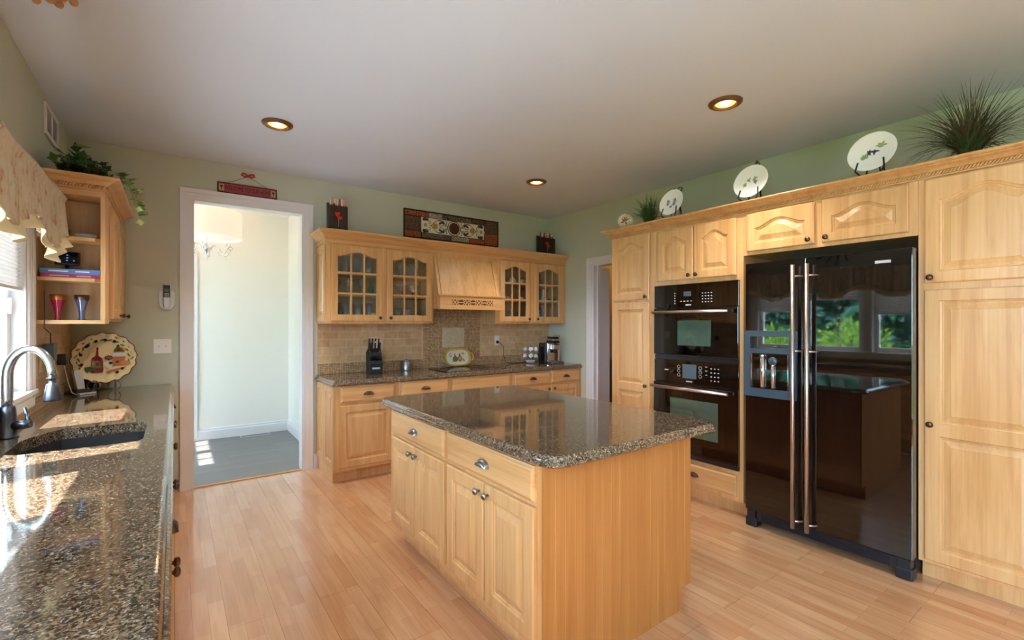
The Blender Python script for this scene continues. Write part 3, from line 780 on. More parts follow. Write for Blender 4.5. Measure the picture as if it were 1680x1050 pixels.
b = MB('dark_nickel'); b.lathe([(.036, .0005), (.036, .006), (.032, .009), (.031, .05), (.028, .10), (.026, .125), (.0235, .128), (.0235, .135)], (0, 0, 0), 22); b.build('base', t)
dirv = Vector((.86, -.5, 0)).normalized(); pts = []
for k in range(5): pts.append((0, 0, .13+.13*k/4))
Rg = .088
for k in range(1, 15):
    a = PI*k/15*1.08; pts.append(tuple(dirv*(Rg-Rg*math.cos(a))+Vector((0, 0, .26+Rg*1.35*math.sin(a)))))
b = MB('brushed_nickel'); b.tube(pts, [.0185]*5+[.018-.0003*k for k in range(14)], 14); b.build('spout', t)
e = Vector(pts[-1]); dv = (e-Vector(pts[-2])).normalized()
b = MB('dark_nickel'); b.lathe([(.019, 0), (.02, -.004), (.012, -.006), (.012, -.026), (.020, -.028), (.025, -.06), (.031, -.095), (.030, -.1), (.022, -.101)], tuple(e+dv*.002), 18); b.build('spray_head', t)
b = MB('dark_nickel'); b.tube([(0.02, -.012, .05), (.05, -.02, .052), (.075, -.028, .055)], [.018, .019, .016], 12); b.tube([(.07, -.026, .055), (.06, .0, .085), (.045, .035, .115)], [.009, .008, .006], 10); b.build('lever', t)
def left_base(name, label, y0, y1, kind):
    t = thing(name, label, 'cabinet', (-.038, y0+.0005, 0), 90); W = y1-y0-.001; dd = .585
    zt = .838 if kind != 'sink' else .60
    b = MB('maple_v'); b.box(0, 0, .105, W, dd, zt).box(0, .075, 0, W, dd, .1045)
    if kind == 'sink': b.box(0, 0, .6, W, .02, .838)
    b.build('carcass', t)
    if kind == 'sink':
        drawer(t, .02, .69, W/2-.006, .828); drawer(t, W/2+.006, .69, W-.02, .828)
    else:
        drawer(t, .02, .69, W-.02, .828, 'cup')
    door(t, .02, .135, W/2-.005, .668, kn=(W/2-.035, .63)); door(t, W/2+.005, .135, W-.02, .668, kn=(W/2+.035, .63))
left_base('base_cabinet', 'maple base cabinet below the granite worktop end by the doorway', 3.85, 4.683, 'd')
left_base('base_cabinet', 'maple base cabinet below worktop between sink and doorway end', 3.1, 3.85, 'd')
left_base('base_cabinet', 'maple sink base cabinet below the window', 2.2, 3.1, 'sink')
left_base('base_cabinet', 'maple base cabinet under the near worktop, next to the sink base', 1.3, 2.2, 'd')
left_base('base_cabinet', 'maple base cabinet under the nearest end of the sink worktop', .4, 1.3, 'd')
t = thing('tile_backsplash', 'tan tile backsplash under and beside the sink window', 'backsplash', (XL, 0, 0))
MB('subway_y').box(.001, 3.562, CT+.075, .011, YB-.014, 1.369).build('subway_tiles', t)
MB('subway_y').box(.001, .75, CT+.075, .011, WY0-.1, 1.35).build('subway_tiles', t)
tile('strip_y', .075, .024, (192, 158, 114), (168, 132, 90), (120, 92, 64), 0.5, .0018, axis='y')
MB('strip_y').box(.001, .38, CT+.0005, .014, YB-.014, CT+.0745).build('strip_tiles', t)
#
# ---- corner wall cabinet with open shelves
t = thing('corner_shelf_cabinet', 'maple wall cabinet with open end shelves next to the window', 'cabinet', (0, 0, 0))
SX0, SX1, SY0, SYP, SY1 = XL+.002, -.33, 3.60, 3.79, YB-.003
b = MB('maple_v'); b.box(SX0, SYP+.012, 1.385, SX1, SY1, 2.213).build('carcass', t)
MB('maple_inside').box(SX0+.013, SYP, 1.391, SX1, SYP+.0115, 2.10).build('back_panel', t)
MB('maple_v').box(SX1-.02, SY0+.004, 1.391, SX1, SYP-.0005, 2.1035).build('stile', t)
MB('maple_inside').box(SX0, SY0+.006, 1.391, SX0+.012, SYP-.0005, 2.1035).build('side_panel', t)
MB('maple_h').box(SX0, SY0, 1.369, SX1, SYP+.0115, 1.3905).build('shelf', t)
MB('maple_h').box(SX0, SY0+.004, 2.104, SX1, SYP+.0115, 2.213).build('top_rail', t)
for z, yy in ((1.63, SY0+.004), (1.865, SY0+.012)):
    pr = [(SX0+.0125, yy), (SX1-.075, yy), (SX1-.045, yy+.004), (SX1-.0205, yy+.03), (SX1-.0205, SYP-.001), (SX0+.0125, SYP-.001)]
    MB('maple_h').prism(pr, 'z', z-.019, z).build('shelf', t)
def side_door(y0, y1, kn):
    b = MB('maple_v'); panel_loops(b, y0, 1.40, y1, 2.095, -.001, st=.052, arch=.04)
    b.xf(Matrix.Translation((SX1, 0, 0)) @ Matrix.Rotation(PI/2, 4, 'Z')); d = b.build('door', t)
    k = MB('bronze'); k.lathe([(.006, 0), (.0055, .010), (.006, .013), (.013, .016), (.016, .021), (.0155, .026), (.01, .031), (.0005, .0325)], (SX1+.021, kn, 1.425), 14, 'x'); k.build('knob', d)
side_door(3.83, 4.24, 4.21); side_door(4.255, 4.665, 4.63)
crown('crown_molding', 'maple crown moulding with rope strip on top of the corner shelf cabinet', [(SX0, SY0-.0005), (SX1+.0005, SY0-.0005), (SX1+.0005, SY1)], CROWN_R, rope_z=2.158, rope_out=.010)

# ------------------------------------------------------------------ appliances
t = thing('microwave', 'black built-in microwave set above the wall oven, steel bar handle', 'microwave', (XF, 2.469-.029, 0), -90)
OW = .704
MB('black_plastic').box(0, .001, 1.119, OW, .45, 1.677).build('body', t)
MB('black_glass').box(-.004, -.018, 1.497, OW+.004, -.0005, 1.678, .002).build('control_panel', t)
b = MB('black_glass'); b.box(-.004, -.026, 1.124, OW+.004, -.0005, 1.493, .003); d = b.build('door', t)
MB('oven_window').box(.22, -.0275, 1.20, .50, -.0262, 1.395).build('window', d, 'greenish dark viewing window')
b = MB('handle_steel'); b.tube([(.005, -.062, 1.462), (OW-.05, -.062, 1.462)], .0115, 12)
for x in (.03, OW-.08): b.tube([(x, -.062, 1.462), (x, -.026, 1.462)], .007, 8)
b.build('handle', d, 'brushed steel bar handle')
MB('black_plastic').box(OW-.05, -.066, 1.449, OW-.012, -.058, 1.475, .002).tube([(OW-.03, -.06, 1.462), (OW-.03, -.026, 1.462)], .006, 8).build('handle_end', d)
MB('black_plastic').box(-.002, -.014, 1.086, OW+.002, -.0005, 1.1195).box(.01, -.017, 1.09, OW-.01, -.014, 1.093).box(.01, -.017, 1.10, OW-.01, -.014, 1.103).build('vent_strip', t)
cp = bpy.data.objects
def marks(parent, pts, y, name='markings', w=.004, h=.004, m='white_marks'):
    b = MB(m)
    for p in pts:
        x, z = p[0], p[1]; ww = p[2] if len(p) > 2 else w; hh = p[3] if len(p) > 3 else h
        b.box(x-ww, y-.0006, z-hh, x+ww, y, z+hh)
    return b.build(name, parent)
mp_ = [(.43+.024*i, 1.535+.022*j, .005, .003) for i in range(4) for j in range(4)]+[(.19, 1.53+.02*j, .004, .004) for j in range(5)]+[(.245+.03*i, 1.545, .008, .0025) for i in range(4)]
marks(t, mp_, -.018, 'button_markings'); marks(t, [(.31, 1.515, .024, .004)], -.018, 'badge')
marks(t, [(.30, 1.602, .032, .018)], -.018, 'display', m='lcd')
t = thing('wall_oven', 'black built-in wall oven below the microwave, digital panel over door', 'oven', (XF, 2.469-.029, 0), -90)
MB('black_plastic').box(0, .001, .332, OW, .58, 1.0845).build('body', t)
MB('black_glass').box(-.004, -.018, .905, OW+.004, -.0005, 1.083, .002).build('control_panel', t)
b = MB('black_glass'); b.box(-.004, -.03, .36, OW+.004, -.0005, .900, .003); d = b.build('door', t)
MB('oven_window').box(.155, -.0315, .50, .56, -.0302, .785).build('window', d, 'greenish dark viewing window')
b = MB('handle_steel'); b.tube([(.0, -.07, .867), (OW-.05, -.07, .867)], .0125, 12)
for x in (.03, OW-.09): b.tube([(x, -.07, .867), (x, -.03, .867)], .007, 8)
b.build('handle', d, 'brushed steel bar handle')
MB('black_plastic').box(-.004, -.022, .327, OW+.004, -.0005, .3585, .002).build('bottom_trim', t)
mp_ = [(.50+.028*i, .945+.03*j, .005, .003) for i in range(3) for j in range(4)]+[(.46, 1.045-.03*j, .008, .002) for j in range(3)]+[(.1+.012*i, 1.0, .004, .004) for i in range(3)]
marks(t, mp_, -.018, 'button_markings'); marks(t, [(.315, .922, .026, .004)], -.018, 'badge')
for x in (.225, .41):
    b = MB('white_marks')
    for j in range(3): b.tube([(x+.012*math.cos(2*PI*k/14), -.0183, .968+.032*j+.012*math.sin(2*PI*k/14)) for k in range(14)], .0011, 4, True, True)
    b.build('button_rings', t)
marks(t, [(.318, 1.0, .06, .055)], -.018, 'display', m='lcd')

t = thing('refrigerator', 'glossy black side by side refrigerator with long steel handles', 'refrigerator', (3.16, 1.652, 0), -90)
FW, FS = .892, .380
MB('black_matte').box(.004, .075, .03, FW-.004, .79, 1.765).build('case', t)
MB('black_gloss').box(0, 0, .112, FS-.003, .07, 1.777, .004).build('door', t)
MB('black_gloss').box(FS+.003, 0, .112, FW, .07, 1.777, .004).build('door', t)
for x in (.322, .402):
    b = MB('handle_steel'); b.tube([(x, -.052, .10), (x, -.052, 1.735)], .0125, 14)
    for z in (.145, 1.20, 1.665): b.tube([(x, -.052, z), (x+.035, -.02, z), (x+.035, -.0005, z)], .006, 8)
    b.build('handle', t, 'long brushed steel bar handle')
b = MB('grille_grey')
for (a0, a1, z0, z1, y) in ((-.004, .325, .885, .940, -.014), (-.004, .325, 1.175, 1.205, -.014), (-.004, .325, 1.285, 1.322, -.014), (-.004, .04, .94, 1.175, -.014), (.285, .325, .94, 1.175, -.014), (-.004, .04, 1.205, 1.285, -.014), (.285, .325, 1.205, 1.285, -.014)):
    b.m('grey_blue_plastic').box(a0, y, z0, a1, -.0005, z1)
disp = b.build('ice_dispenser', t, 'slate grey ice and water dispenser panel')
MB('black_glass').box(.04, -.0125, 1.205, .285, -.006, 1.285).build('control_glass', disp)
b = MB('black_gloss'); b.box(.0405, -.004, .9405, .2845, -.001, 1.1745)
b.build('recess', disp)
b = MB('chrome'); b.lathe([(.018, .95), (.018, 1.165)], (.12, -.008, 0), 12); b.lathe([(.012, .95), (.012, 1.10)], (.185, -.008, 0), 12); b.box(.043, -.013, .945, .052, -.005, 1.17).box(.273, -.013, .945, .282, -.005, 1.17)
b.build('chute', disp)
MB('grey_blue_plastic').lathe([(.002, -.013), (.026, -.012), (.028, -.002)], (.182, 0, 1.125), 16, 'y').build('paddle', disp)
MB('silver_plastic').box(.728, -.003, 1.703, .800, -.0003, 1.719, .001).build('badge', t)
b = MB('grille_grey'); b.box(.07, .012, .045, FW-.07, .06, .105)
for k in range(4): b.box(.10, .006, .052+.012*k, FW-.10, .013, .057+.012*k)
b.build('toe_grille', t)
for x0, x1 in ((.0, .075), (FW-.075, FW)):
    MB('grille_grey').box(x0, -.0, .001, x1, .075, .060, .006).box(x0+.01, .005, .06, x1-.01, .06, .108).build('foot', t)

t = thing('cooktop', 'black glass electric cooktop set in the back granite worktop', 'cooktop', (2.545, 4.345, CT), 0)
MB('black_glass').box(-.36, -.22, .0004, .36, .20, .007, .002).build('glass_top', t)
b = MB('grille_grey')
for x, y, r in ((-.2, -.09, .09), (-.2, .09, .07), (.14, -.09, .075), (.14, .09, .10)):
    b.tube([(x+r*math.cos(2*PI*k/32), y+r*math.sin(2*PI*k/32), .0072) for k in range(32)], .0015, 4, True, True)
b.build('burner_ring', t)
MB('brushed_nickel').box(-.36, -.2235, .0004, .36, -.2205, .006).build('front_trim', t)

# ------------------------------------------------------------------ lights in the ceiling
def downlight(x, y, label):
    t = thing('recessed_light', label, 'ceiling light', (x, y, HC), 0, 'recessed ceiling lights')
    b = MB('burl_trim'); b.lathe([(.062, -.001), (.064, -.016), (.074, -.020), (.090, -.014), (.098, -.006), (.099, -.001)], (0, 0, 0), 28, cap=False)
    for k in range(8):
        a = 2*PI*k/8+.2; b.tube([(.066*math.cos(a), .066*math.sin(a), -.017), (.096*math.cos(a), .096*math.sin(a), -.008)], .003, 5)
    b.build('trim_ring', t)
    MB('reflector').lathe([(.062, -.004), (.052, -.012), (.034, -.006), (.032, -.003)], (0, 0, 0), 24, cap=False).build('reflector', t)
    MB('bulb_core').lathe([(.033, -.003), (.030, -.010), (.018, -.015), (.001, -.016)], (0, 0, 0), 18, cap=False).build('bulb', t)
    ld = bpy.data.lights.new('downlight', 'SPOT'); ld.energy = 56; ld.color = (1, .93, .83); ld.spot_size = math.radians(112); ld.spot_blend = 1.0; ld.shadow_soft_size = 0.04
    lo = bpy.data.objects.new('lamp', ld); COL.objects.link(lo); lo.parent = t; lo.location = (0, 0, -.03)
    return t
downlight(.569, 3.527, 'recessed ceiling light with bronze trim near the doorway sign')
downlight(2.758, 1.567, 'recessed ceiling light with bronze trim in front of the refrigerator')
downlight(2.822, 3.506, 'recessed ceiling light with bronze trim towards the far right corner')
# carved ceiling fixture over the sink (only its edge is in frame)
t = thing('ceiling_fixture', 'carved tan scrollwork ceiling fixture at the top left above the sink', 'ceiling light', (-.462, 2.56, HC), 0)
b = MB('resin_tan'); b.lathe([(.06, -.001), (.085, -.012), (.09, -.025), (.07, -.04), (.03, -.05), (.001, -.052)], (0, 0, 0), 28); b.build('rose', t)
for k in range(12):
    a = 2*PI*k/12; d = Vector((math.cos(a), math.sin(a), 0))
    MB('resin_tan').tube([tuple(d*(.08+.055*j/9)+Vector((0, 0, -.028-.018*math.sin(j*.55)))) for j in range(10)], [.018-.0008*j for j in range(10)], 8).sphere(tuple(d*.142+Vector((0, 0, -.036))), .016, 10).build('scroll', t)

# ------------------------------------------------------------------ dining room pendant
t = thing('chandelier', 'white drum shade chandelier with crystal scroll arms in the dining room', 'chandelier', (.27, 5.86, 0), 0)
SR = .325
b = MB('shade_fabric'); b.lathe([(SR, 2.275), (SR, 2.548)], (0, 0, 0), 40, cap=False); b.lathe([(SR-.004, 2.275), (SR-.004, 2.548)], (0, 0, 0), 40, cap=False); b.build('drum_shade', t)
b = MB('shade_fabric')
b.lathe([(SR-.01, 2.287), (.001, 2.287)], (0, 0, 0), 40, cap=False); b.build('diffuser', t)
b = MB('chrome'); b.tube([(0, 0, 2.20), (0, 0, HC-.03)], .006, 8)
for k in range(3): b.tube([(0, 0, 2.54), (SR*math.cos(2.1*k), SR*math.sin(2.1*k), 2.545)], .003, 5)
b.lathe([(.06, HC-.002), (.055, HC-.02), (.01, HC-.035)], (0, 0, 0), 16); b.build('stem', t)
b = MB('chrome'); b.lathe([(.004, 2.20), (.03, 2.185), (.05, 2.165), (.05, 2.15), (.02, 2.135), (.012, 2.11), (.001, 2.10)], (0, 0, 0), 16); b.build('hub', t)
for k in range(6):
    a = 2*PI*k/6+.35; d = Vector((math.cos(a), math.sin(a), 0)); pr = []
    for j in range(22):
        u = j/21; pr.append(tuple(d*(.04+.20*u)+Vector((0, 0, 2.15+.055*math.sin(u*2*PI*1.05)))))
    cc = d*.235+Vector((0, 0, 2.185))
    for j in range(10): pr.append(tuple(cc+d*(.028-.002*j)*math.cos(.6*j)+Vector((0, 0, (.028-.002*j)*math.sin(.6*j)))))
    am = MB('chrome').tube(pr, .0055, 6).build('arm', t)
    MB('crystal').lathe([(.001, 0), (.009, .012), (.006, .028), (.001, .034)], tuple(d*.24+Vector((0, 0, 2.10))), 8).lathe([(.001, 0), (.008, .01), (.005, .024), (.001, .03)], tuple(d*.13+Vector((0, 0, 2.095))), 8).lathe([(.001, 0), (.006, .01), (.001, .03)], tuple(d*.19+Vector((0, 0, 2.07))), 8).build('crystal_drop', am)
MB('crystal').lathe([(.001, 2.035), (.014, 2.055), (.01, 2.08), (.001, 2.098)], (0, 0, 0), 10).build('crystal_finial', t)
ld = bpy.data.lights.new('chandelier_lamp', 'POINT'); ld.energy = 6; ld.color = (1, .78, .58); ld.shadow_soft_size = 0.08
lo = bpy.data.objects.new('lamp', ld); COL.objects.link(lo); lo.parent = t; lo.location = (0, 0, 2.42)
t = thing('floor_register', 'slotted metal floor register by the dining room baseboard', 'floor vent', (.80, 6.49, 0), 0)
b = MB('silver_plastic'); b.box(-.16, -.055, -.0015, .16, .055, .004, .001); b.build('plate', t)
b = MB('black_matte')
for k in range(22): b.box(-.14+.013*k, -.038, .0041, -.1335+.013*k, .038, .0048)
b.build('slots', t)

# ------------------------------------------------------------------ wall fittings
t = thing('air_vent', 'white return air grille high on the left wall near ceiling', 'vent', (XL, 4.045, 2.595), 0)
b = MB('trim_white')
for (y0, y1, z0, z1) in ((-.18, -.155, -.095, .095), (.155, .18, -.095, .095), (-.155, .155, -.095, -.07), (-.155, .155, .07, .095), (-.012, .012, -.07, .07)): b.box(.001, y0, z0, .012, y1, z1)
b.build('frame', t); MB('black_matte').box(.001, -.155, -.07, .003, .155, .07).build('backing', t)
b = MB('trim_white')
for k in range(11):
    z = -.064+.0125*k
    for y0, y1 in ((-.155, -.012), (.012, .155)): b.loops([[(.004, y, z), (.010, y, z-.004), (.011, y, z-.002), (.005, y, z+.002)] for y in (y0, y1)])
b.build('louvers', t)
t = thing('cordless_phone', 'silver and black cordless phone mounted on the wall beside the doorway', 'phone', (-.052, YB, 1.59), 0)
b = MB('silver_plastic'); b.loops([[(x*s_, -.001-y, z) for x, y in ((-.05, 0), (.05, 0), (.05, .02), (-.05, .02))] for z, s_ in ((-.105, .45), (-.08, .85), (-.03, 1.0), (.03, 1.0), (.045, .95))]); b.build('cradle', t)
h = MB('silver_plastic'); h.loops([[(x*s_, -.0225-y, z) for x, y in ((-.026, 0), (.026, 0), (.026, .022), (.018, .028), (-.018, .028), (-.026, .022))] for z, s_ in ((-.09, .7), (-.07, .95), (0, 1), (.08, 1.05), (.095, .9))]); hs = h.build('handset', t)
MB('black_plastic').box(-.022, -.0525, -.01, .022, -.051, .088, .001).build('keypad_face', hs)
MB('lcd').box(-.014, -.0535, .035, .014, -.0526, .058).build('display', hs)
marks(hs, [(-.01+.01*i, .0+.01*j, .003, .002) for i in range(3) for j in range(3)], -.0527, 'keys')
t = thing('light_switch', 'white double light switch plate on the wall beside the doorway', 'light switch', (-.08, YB, 1.187), 0)
MB('white_plastic').box(-.058, -.006, -.058, .058, -.0005, .058, .002).build('plate', t)
for x in (-.023, .023): MB('ivory_plastic').box(x-.005, -.014, -.004, x+.005, -.0062, .012).build('toggle', t)
def outlet(name, label, loc, rz, material='white_plastic'):
    t = thing(name, label, 'outlet', loc, rz)
    MB(material).box(-.035, -.005, -.057, .035, -.0005, .057, .0015).build('plate', t)
    for z in (-.02, .02): MB(material).lathe([(.0165, -.005), (.016, -.0075), (.001, -.0075)], (0, 0, z), 14, 'y').box(-.006, -.0082, z-.002, -.004, -.0076, z+.006).build('socket', t)
    return t
outlet('wall_outlet', 'ivory outlet on the tile behind the knife block', (1.70, YB-.0125, 1.145), 0, 'ivory_plastic')
outlet('wall_outlet', 'white outlet on the tile with the coffee machine plug', (3.15, YB-.0125, 1.17), 0)
outlet('wall_outlet', 'ivory outlet on the tile beside the sink window, nearer one', (XL+.0115, 3.72, 1.15), 90, 'ivory_plastic')
outlet('wall_outlet', 'ivory outlet on the tile behind the black plug adapter', (XL+.0115, 4.12, 1.17), 90, 'ivory_plastic')
t = thing('plug_adapter', 'slate grey plug-in adapter on the tile beside the window', 'adapter', (XL+.0205, 3.76, 1.195), 0)
MB('adapter').box(.001, -.065, -.035, .05, .03, .06, .005).build('body', t)
MB('black_plastic').tube([(.03, -.02, .06), (.03, -.03, .12), (.028, -.175, .15), (.030, -.182, .24), (.028, -.178, .36)], .0025, 6).build('cord', t)
t = thing('plug_adapter', 'black plug adapter in the outlet next to the big painted plate', 'adapter', (XL+.0205, 4.13, 1.14), 0)
MB('black_plastic').box(.001, -.028, -.035, .045, .028, .035, .004).build('body', t)
MB('silver_plastic').tube([(.03, 0, -.035), (.04, .01, -.10), (.05, .03, -.17), (.06, .06, -.225), (.08, .09, -.245)], .0025, 6).build('cord', t)
t = tag(MB('black_plastic').tube([(3.15, YB-.021, 1.15), (3.155, YB-.05, 1.145), (3.20, YB-.07, 1.10), (3.21, YB-.07, .98), (3.23, YB-.09, .905), (3.30, YB-.12, .891), (3.42, YB-.07, .8895), (3.66, YB-.075, .8895)], .0035, 6).box(3.135, YB-.036, 1.133, 3.165, YB-.0205, 1.165, .003).build('power_cord'), 'black power cord running from the outlet to the coffee machine', 'cord')

# sign over the doorway
t = thing('welcome_sign', 'dark red WELCOME TO OUR HOME plaque above the doorway', 'sign', (.52, YB-.012, 2.533), 0)
SW = .228
b = MB('sign_dark'); b.box(-SW, -.010, -.044, SW, -.0005, .044); b.m('sign_red').box(-SW+.008, -.0125, -.036, SW-.008, -.0101, .036); b.build('board', t)
text_mesh('WELCOME TO OUR HOME', .052, 'lettering', t, 'sign_dark', Matrix.Translation((0, -.0132, -.001)) @ FRONT, .0006, .56)
for sx in (-1, 1):
    b = MB('gold_paint'); b.box(sx*(SW-.030)-.018, -.0136, -.028, sx*(SW-.030)+.018, -.0126, .026); o = b.build('emblem', t)
    MB('sign_dark').box(sx*(SW-.030)-.003, -.0142, -.022, sx*(SW-.030)+.003, -.0137, .012).prism([(sx*(SW-.030)-.012, .002), (sx*(SW-.030)+.012, .002), (sx*(SW-.030)+.009, .016), (sx*(SW-.030)-.009, .016)], 'y', -.0142, -.0137).build('tree_motif', o)
MB('iron').tube([(-.15, -.006, .044), (0, -.006, .122), (.15, -.006, .044)], .0015, 5).build('hanging_wire', t)
b = MB('ribbon')
for sx in (-1, 1):
    b.tube([(0, -.012, .125), (sx*.02, -.016, .140), (sx*.045, -.014, .143), (sx*.052, -.012, .130), (sx*.03, -.014, .118), (0, -.012, .124)], [.004, .007, .008, .008, .006, .004], 8)
    b.tube([(0, -.012, .122), (sx*.025, -.012, .112), (sx*.04, -.010, .122)], [.004, .006, .003], 6)
b.sphere((0, -.014, .125), .009, 10); b.build('bow', t)

# wall panel over the hood
t = thing('wall_art', 'long rectangular metal scrollwork panel with painted flowers above range hood', 'wall art', (2.564, YB-.002, 2.444), 0)
AW, AH = .602, .152
b = MB('iron'); b.box(-AW, -.02, AH-.010, AW, -.0, AH).box(-AW, -.02, -AH, AW, -.0, -AH+.010).box(-AW, -.02, -AH+.01, -AW+.01, 0, AH-.01).box(AW-.01, -.02, -AH+.01, AW, 0, AH-.01); b.build('frame', t)
def leafy(name, base, rgb2):
    m = mat(name, base, 0.6, metal=0.2); n, l, p = nodes(m); tc = n.new('ShaderNodeTexCoord'); v = n.new('ShaderNodeTexWave'); v.inputs['Scale'].default_value = 22; v.inputs['Distortion'].default_value = 22; v.inputs['Detail'].default_value = 2
    l.new(tc.outputs['Object'], v.inputs['Vector']); r = ramp(n, [(0.46, lin(*base)), (0.54, lin(*rgb2))]); l.new(v.outputs['Fac'], r.inputs[0]); l.new(r.outputs[0], p.inputs['Base Color'])
leafy('art_copper', (96, 40, 24), (196, 104, 58)); leafy('art_pewter', (86, 76, 66), (186, 172, 152)); leafy('art_dark', (34, 26, 22), (150, 132, 112)); leafy('art_brown', (58, 40, 32), (128, 96, 74)); leafy('art_sand', (128, 108, 84), (206, 188, 156))
P_ = [(-.59, -.32, .085, .142, 'art_copper'), (-.59, -.41, -.07, .08, 'art_brown'), (-.59, -.40, -.142, -.075, 'art_copper'), (-.315, -.145, .085, .142, 'art_sand'), (-.14, .225, .085, .142, 'art_dark'), (.23, .40, .085, .142, 'art_brown'), (.405, .59, .0, .142, 'art_brown'), (.405, .59, -.142, -.005, 'art_copper'), (-.395, -.04, -.142, -.085, 'art_dark'), (-.035, .20, -.142, -.085, 'art_sand'), (.205, .40, -.142, -.085, 'art_copper')]
MB('art_cream').box(-.396, -.0095, -.084, .402, -.003, .084).build('backing_panel', t, 'cream centre panel')
for (x0, x1, z0, z1, m_) in P_: MB(m_).box(x0, -.012, z0, x1, -.004, z1).build('embossed_plate', t)
b = MB('iron')
for (x0, x1, z0, z1, m_) in P_: b.tube([(x0, -.014, z0), (x1, -.014, z0), (x1, -.014, z1), (x0, -.014, z1)], .003, 4, False, True)
for sx in (-1, 1):
    for sz in (-1, 1):
        b.tube([(sx*(.28-.20*k/14), -.014, sz*(.004+.068*math.sin(PI*k/14))) for k in range(15)], .003, 5)
        b.tube([(sx*(.17+(.05-.003*k)*math.cos(.5*k+1)), -.014, sz*(.03+(.04-.0025*k)*math.sin(.5*k+1))) for k in range(12)], .0028, 5)
        b.tube([(sx*(.31+(.028-.002*k)*math.cos(.6*k)), -.014, sz*(.03+(.025-.002*k)*math.sin(.6*k))) for k in range(11)], .0025, 5)
        b.tube([(sx*(.09+.05*k/8), -.014, sz*(.075-.06*math.sin(k*.4))) for k in range(9)], .0028, 5)
    b.tube([(sx*.28, -.014, 0), (sx*.33, -.014, 0)], .004, 5)
    b.tube([(sx*.08*math.cos(2*PI*k/24), -.013, .082*math.sin(2*PI*k/24)) for k in range(24)], .004, 5, True, True) if sx > 0 else None
b.build('scrollwork', t)
def flower(cx, cz, r, m1, m2, npet=8, name='flower'):
    b = MB(m1)
    for k in range(npet):
        a = 2*PI*k/npet; b.sphere((cx+r*.62*math.cos(a), -.016, cz+r*.62*math.sin(a)), r*.40, 8, (1, .3, 1))
    b.m(m2).sphere((cx, -.019, cz), r*.42, 10, (1, .4, 1)); b.build(name, t)
flower(0, 0, .068, 'art_maroon', 'art_maroon', 12)
b = MB('art_cream')
for k in range(14): a = 2*PI*k/14; b.sphere((.068*math.cos(a), -.0155, .068*math.sin(a)), .010, 6, (1, .4, 1))
b.build('petal_ring', t)
for sx in (-1, 1):
    flower(sx*.235, 0, .033, 'art_orange', 'gold_paint', 6); flower(sx*.355, 0, .050, 'art_cream', 'gold_paint', 7)
    for sz in (-1, 1):
        b = MB('art_plum'); b.sphere((sx*.36, -.013, sz*.062), .022, 8, (1.3, .3, 1)); b.sphere((sx*.33, -.013, sz*.066), .014, 8, (1.3, .3, 1)); b.build('leaf_cluster', t)
        b = MB('art_plum'); b.sphere((sx*.145, -.013, sz*.05), .020, 8, (1.4, .3, .7)); b.sphere((sx*.175, -.013, sz*.038), .012, 8, (1.3, .3, 1)); b.build('leaf_cluster', t)
# medallion above the sink window (seen in the refrigerator's reflection)
t = thing('wall_medallion', 'dark round iron medallion with leaf filigree above the sink window', 'wall art', (XL, 2.46, 2.42), 0)
b = MB('iron'); b.lathe([(.16, .002), (.17, .012), (.12, .022), (.001, .026)], (0, 0, 0), 28, 'x'); b.build('disc', t)
for k in range(14):
    a = 2*PI*k/14; b = MB('iron')
    for j in range(4):
        u = .18+.032*j; b.sphere((.01, (u)*math.cos(a+.05*j), u*math.sin(a+.05*j)), .018, 8, (.35, 1, 1))
    b.build('leaf_spray', t)

# ------------------------------------------------------------------ window dressing
def hem(y): return 1.79-.055*math.cos(2*PI*(y-3.145)/.68)
VY0, VY1 = 1.40, 3.53
b = MB('valance_fabric'); G = []
NV = 260
for j in range(9):
    v = j/8; row = []
    for i in range(NV+1):
        y = VY0+(VY1-VY0)*i/NV; zt = 2.075; zb = hem(y)
        x = -.50+.013*math.sin(y*92+1.5*math.sin(y*9))*(.35+.65*v)+.008*math.sin(y*31+1)*v+.012*v
        if j == 1: x += .016
        z = zt+(zb-zt)*([0, .09, .18, .3, .45, .6, .75, .9, 1][j])
        if j == 0: z += .012*math.sin(y*95)
        row.append((x, y, z))
    G.append(row)
b.sheet(G)
for ye, s_ in ((VY0, 1), (VY1, -1)):
    i = 0 if ye == VY0 else NV
    b.sheet([[(r[i][0]+(XL+.025-r[i][0])*k/6, ye+.006*math.sin(k*2.2), r[i][2]) for k in range(7)] for r in G])
v = b.build('window_valance', recalc=False); tag(v, 'beige patterned fabric valance with scalloped hem over the sink window', 'valance')
sm = v.modifiers.new('thick', 'SOLIDIFY'); sm.thickness = .002
b = MB('fabric_lining'); NR = 420; G = []
for j in range(5):
    row = []
    for i in range(NR+1):
        y = VY0+(VY1-VY0)*i/NR; zb = hem(y); w = j/4
        x = -.487+.012*w+(.020*math.sin(y*42)+.010*math.sin(y*23+2))*w
        row.append((x, y+.012*w*math.cos(y*42), zb+.004-.062*w+.008*w*math.sin(y*29)))
    G.append(row)
b.sheet(G); rf = b.build('ruffle', v, 'cream ruffled hem', recalc=False)
sm = rf.modifiers.new('thick', 'SOLIDIFY'); sm.thickness = .0015
MB('trim_white').tube([(-.512, VY0+.02, 2.06), (-.512, VY1-.02, 2.06)], .008, 8).tube([(-.512, VY0+.1, 2.06), (XL+.002, VY0+.1, 2.06)], .006, 6).tube([(-.512, VY1-.1, 2.06), (XL+.002, VY1-.1, 2.06)], .006, 6).build('curtain_rod', v)
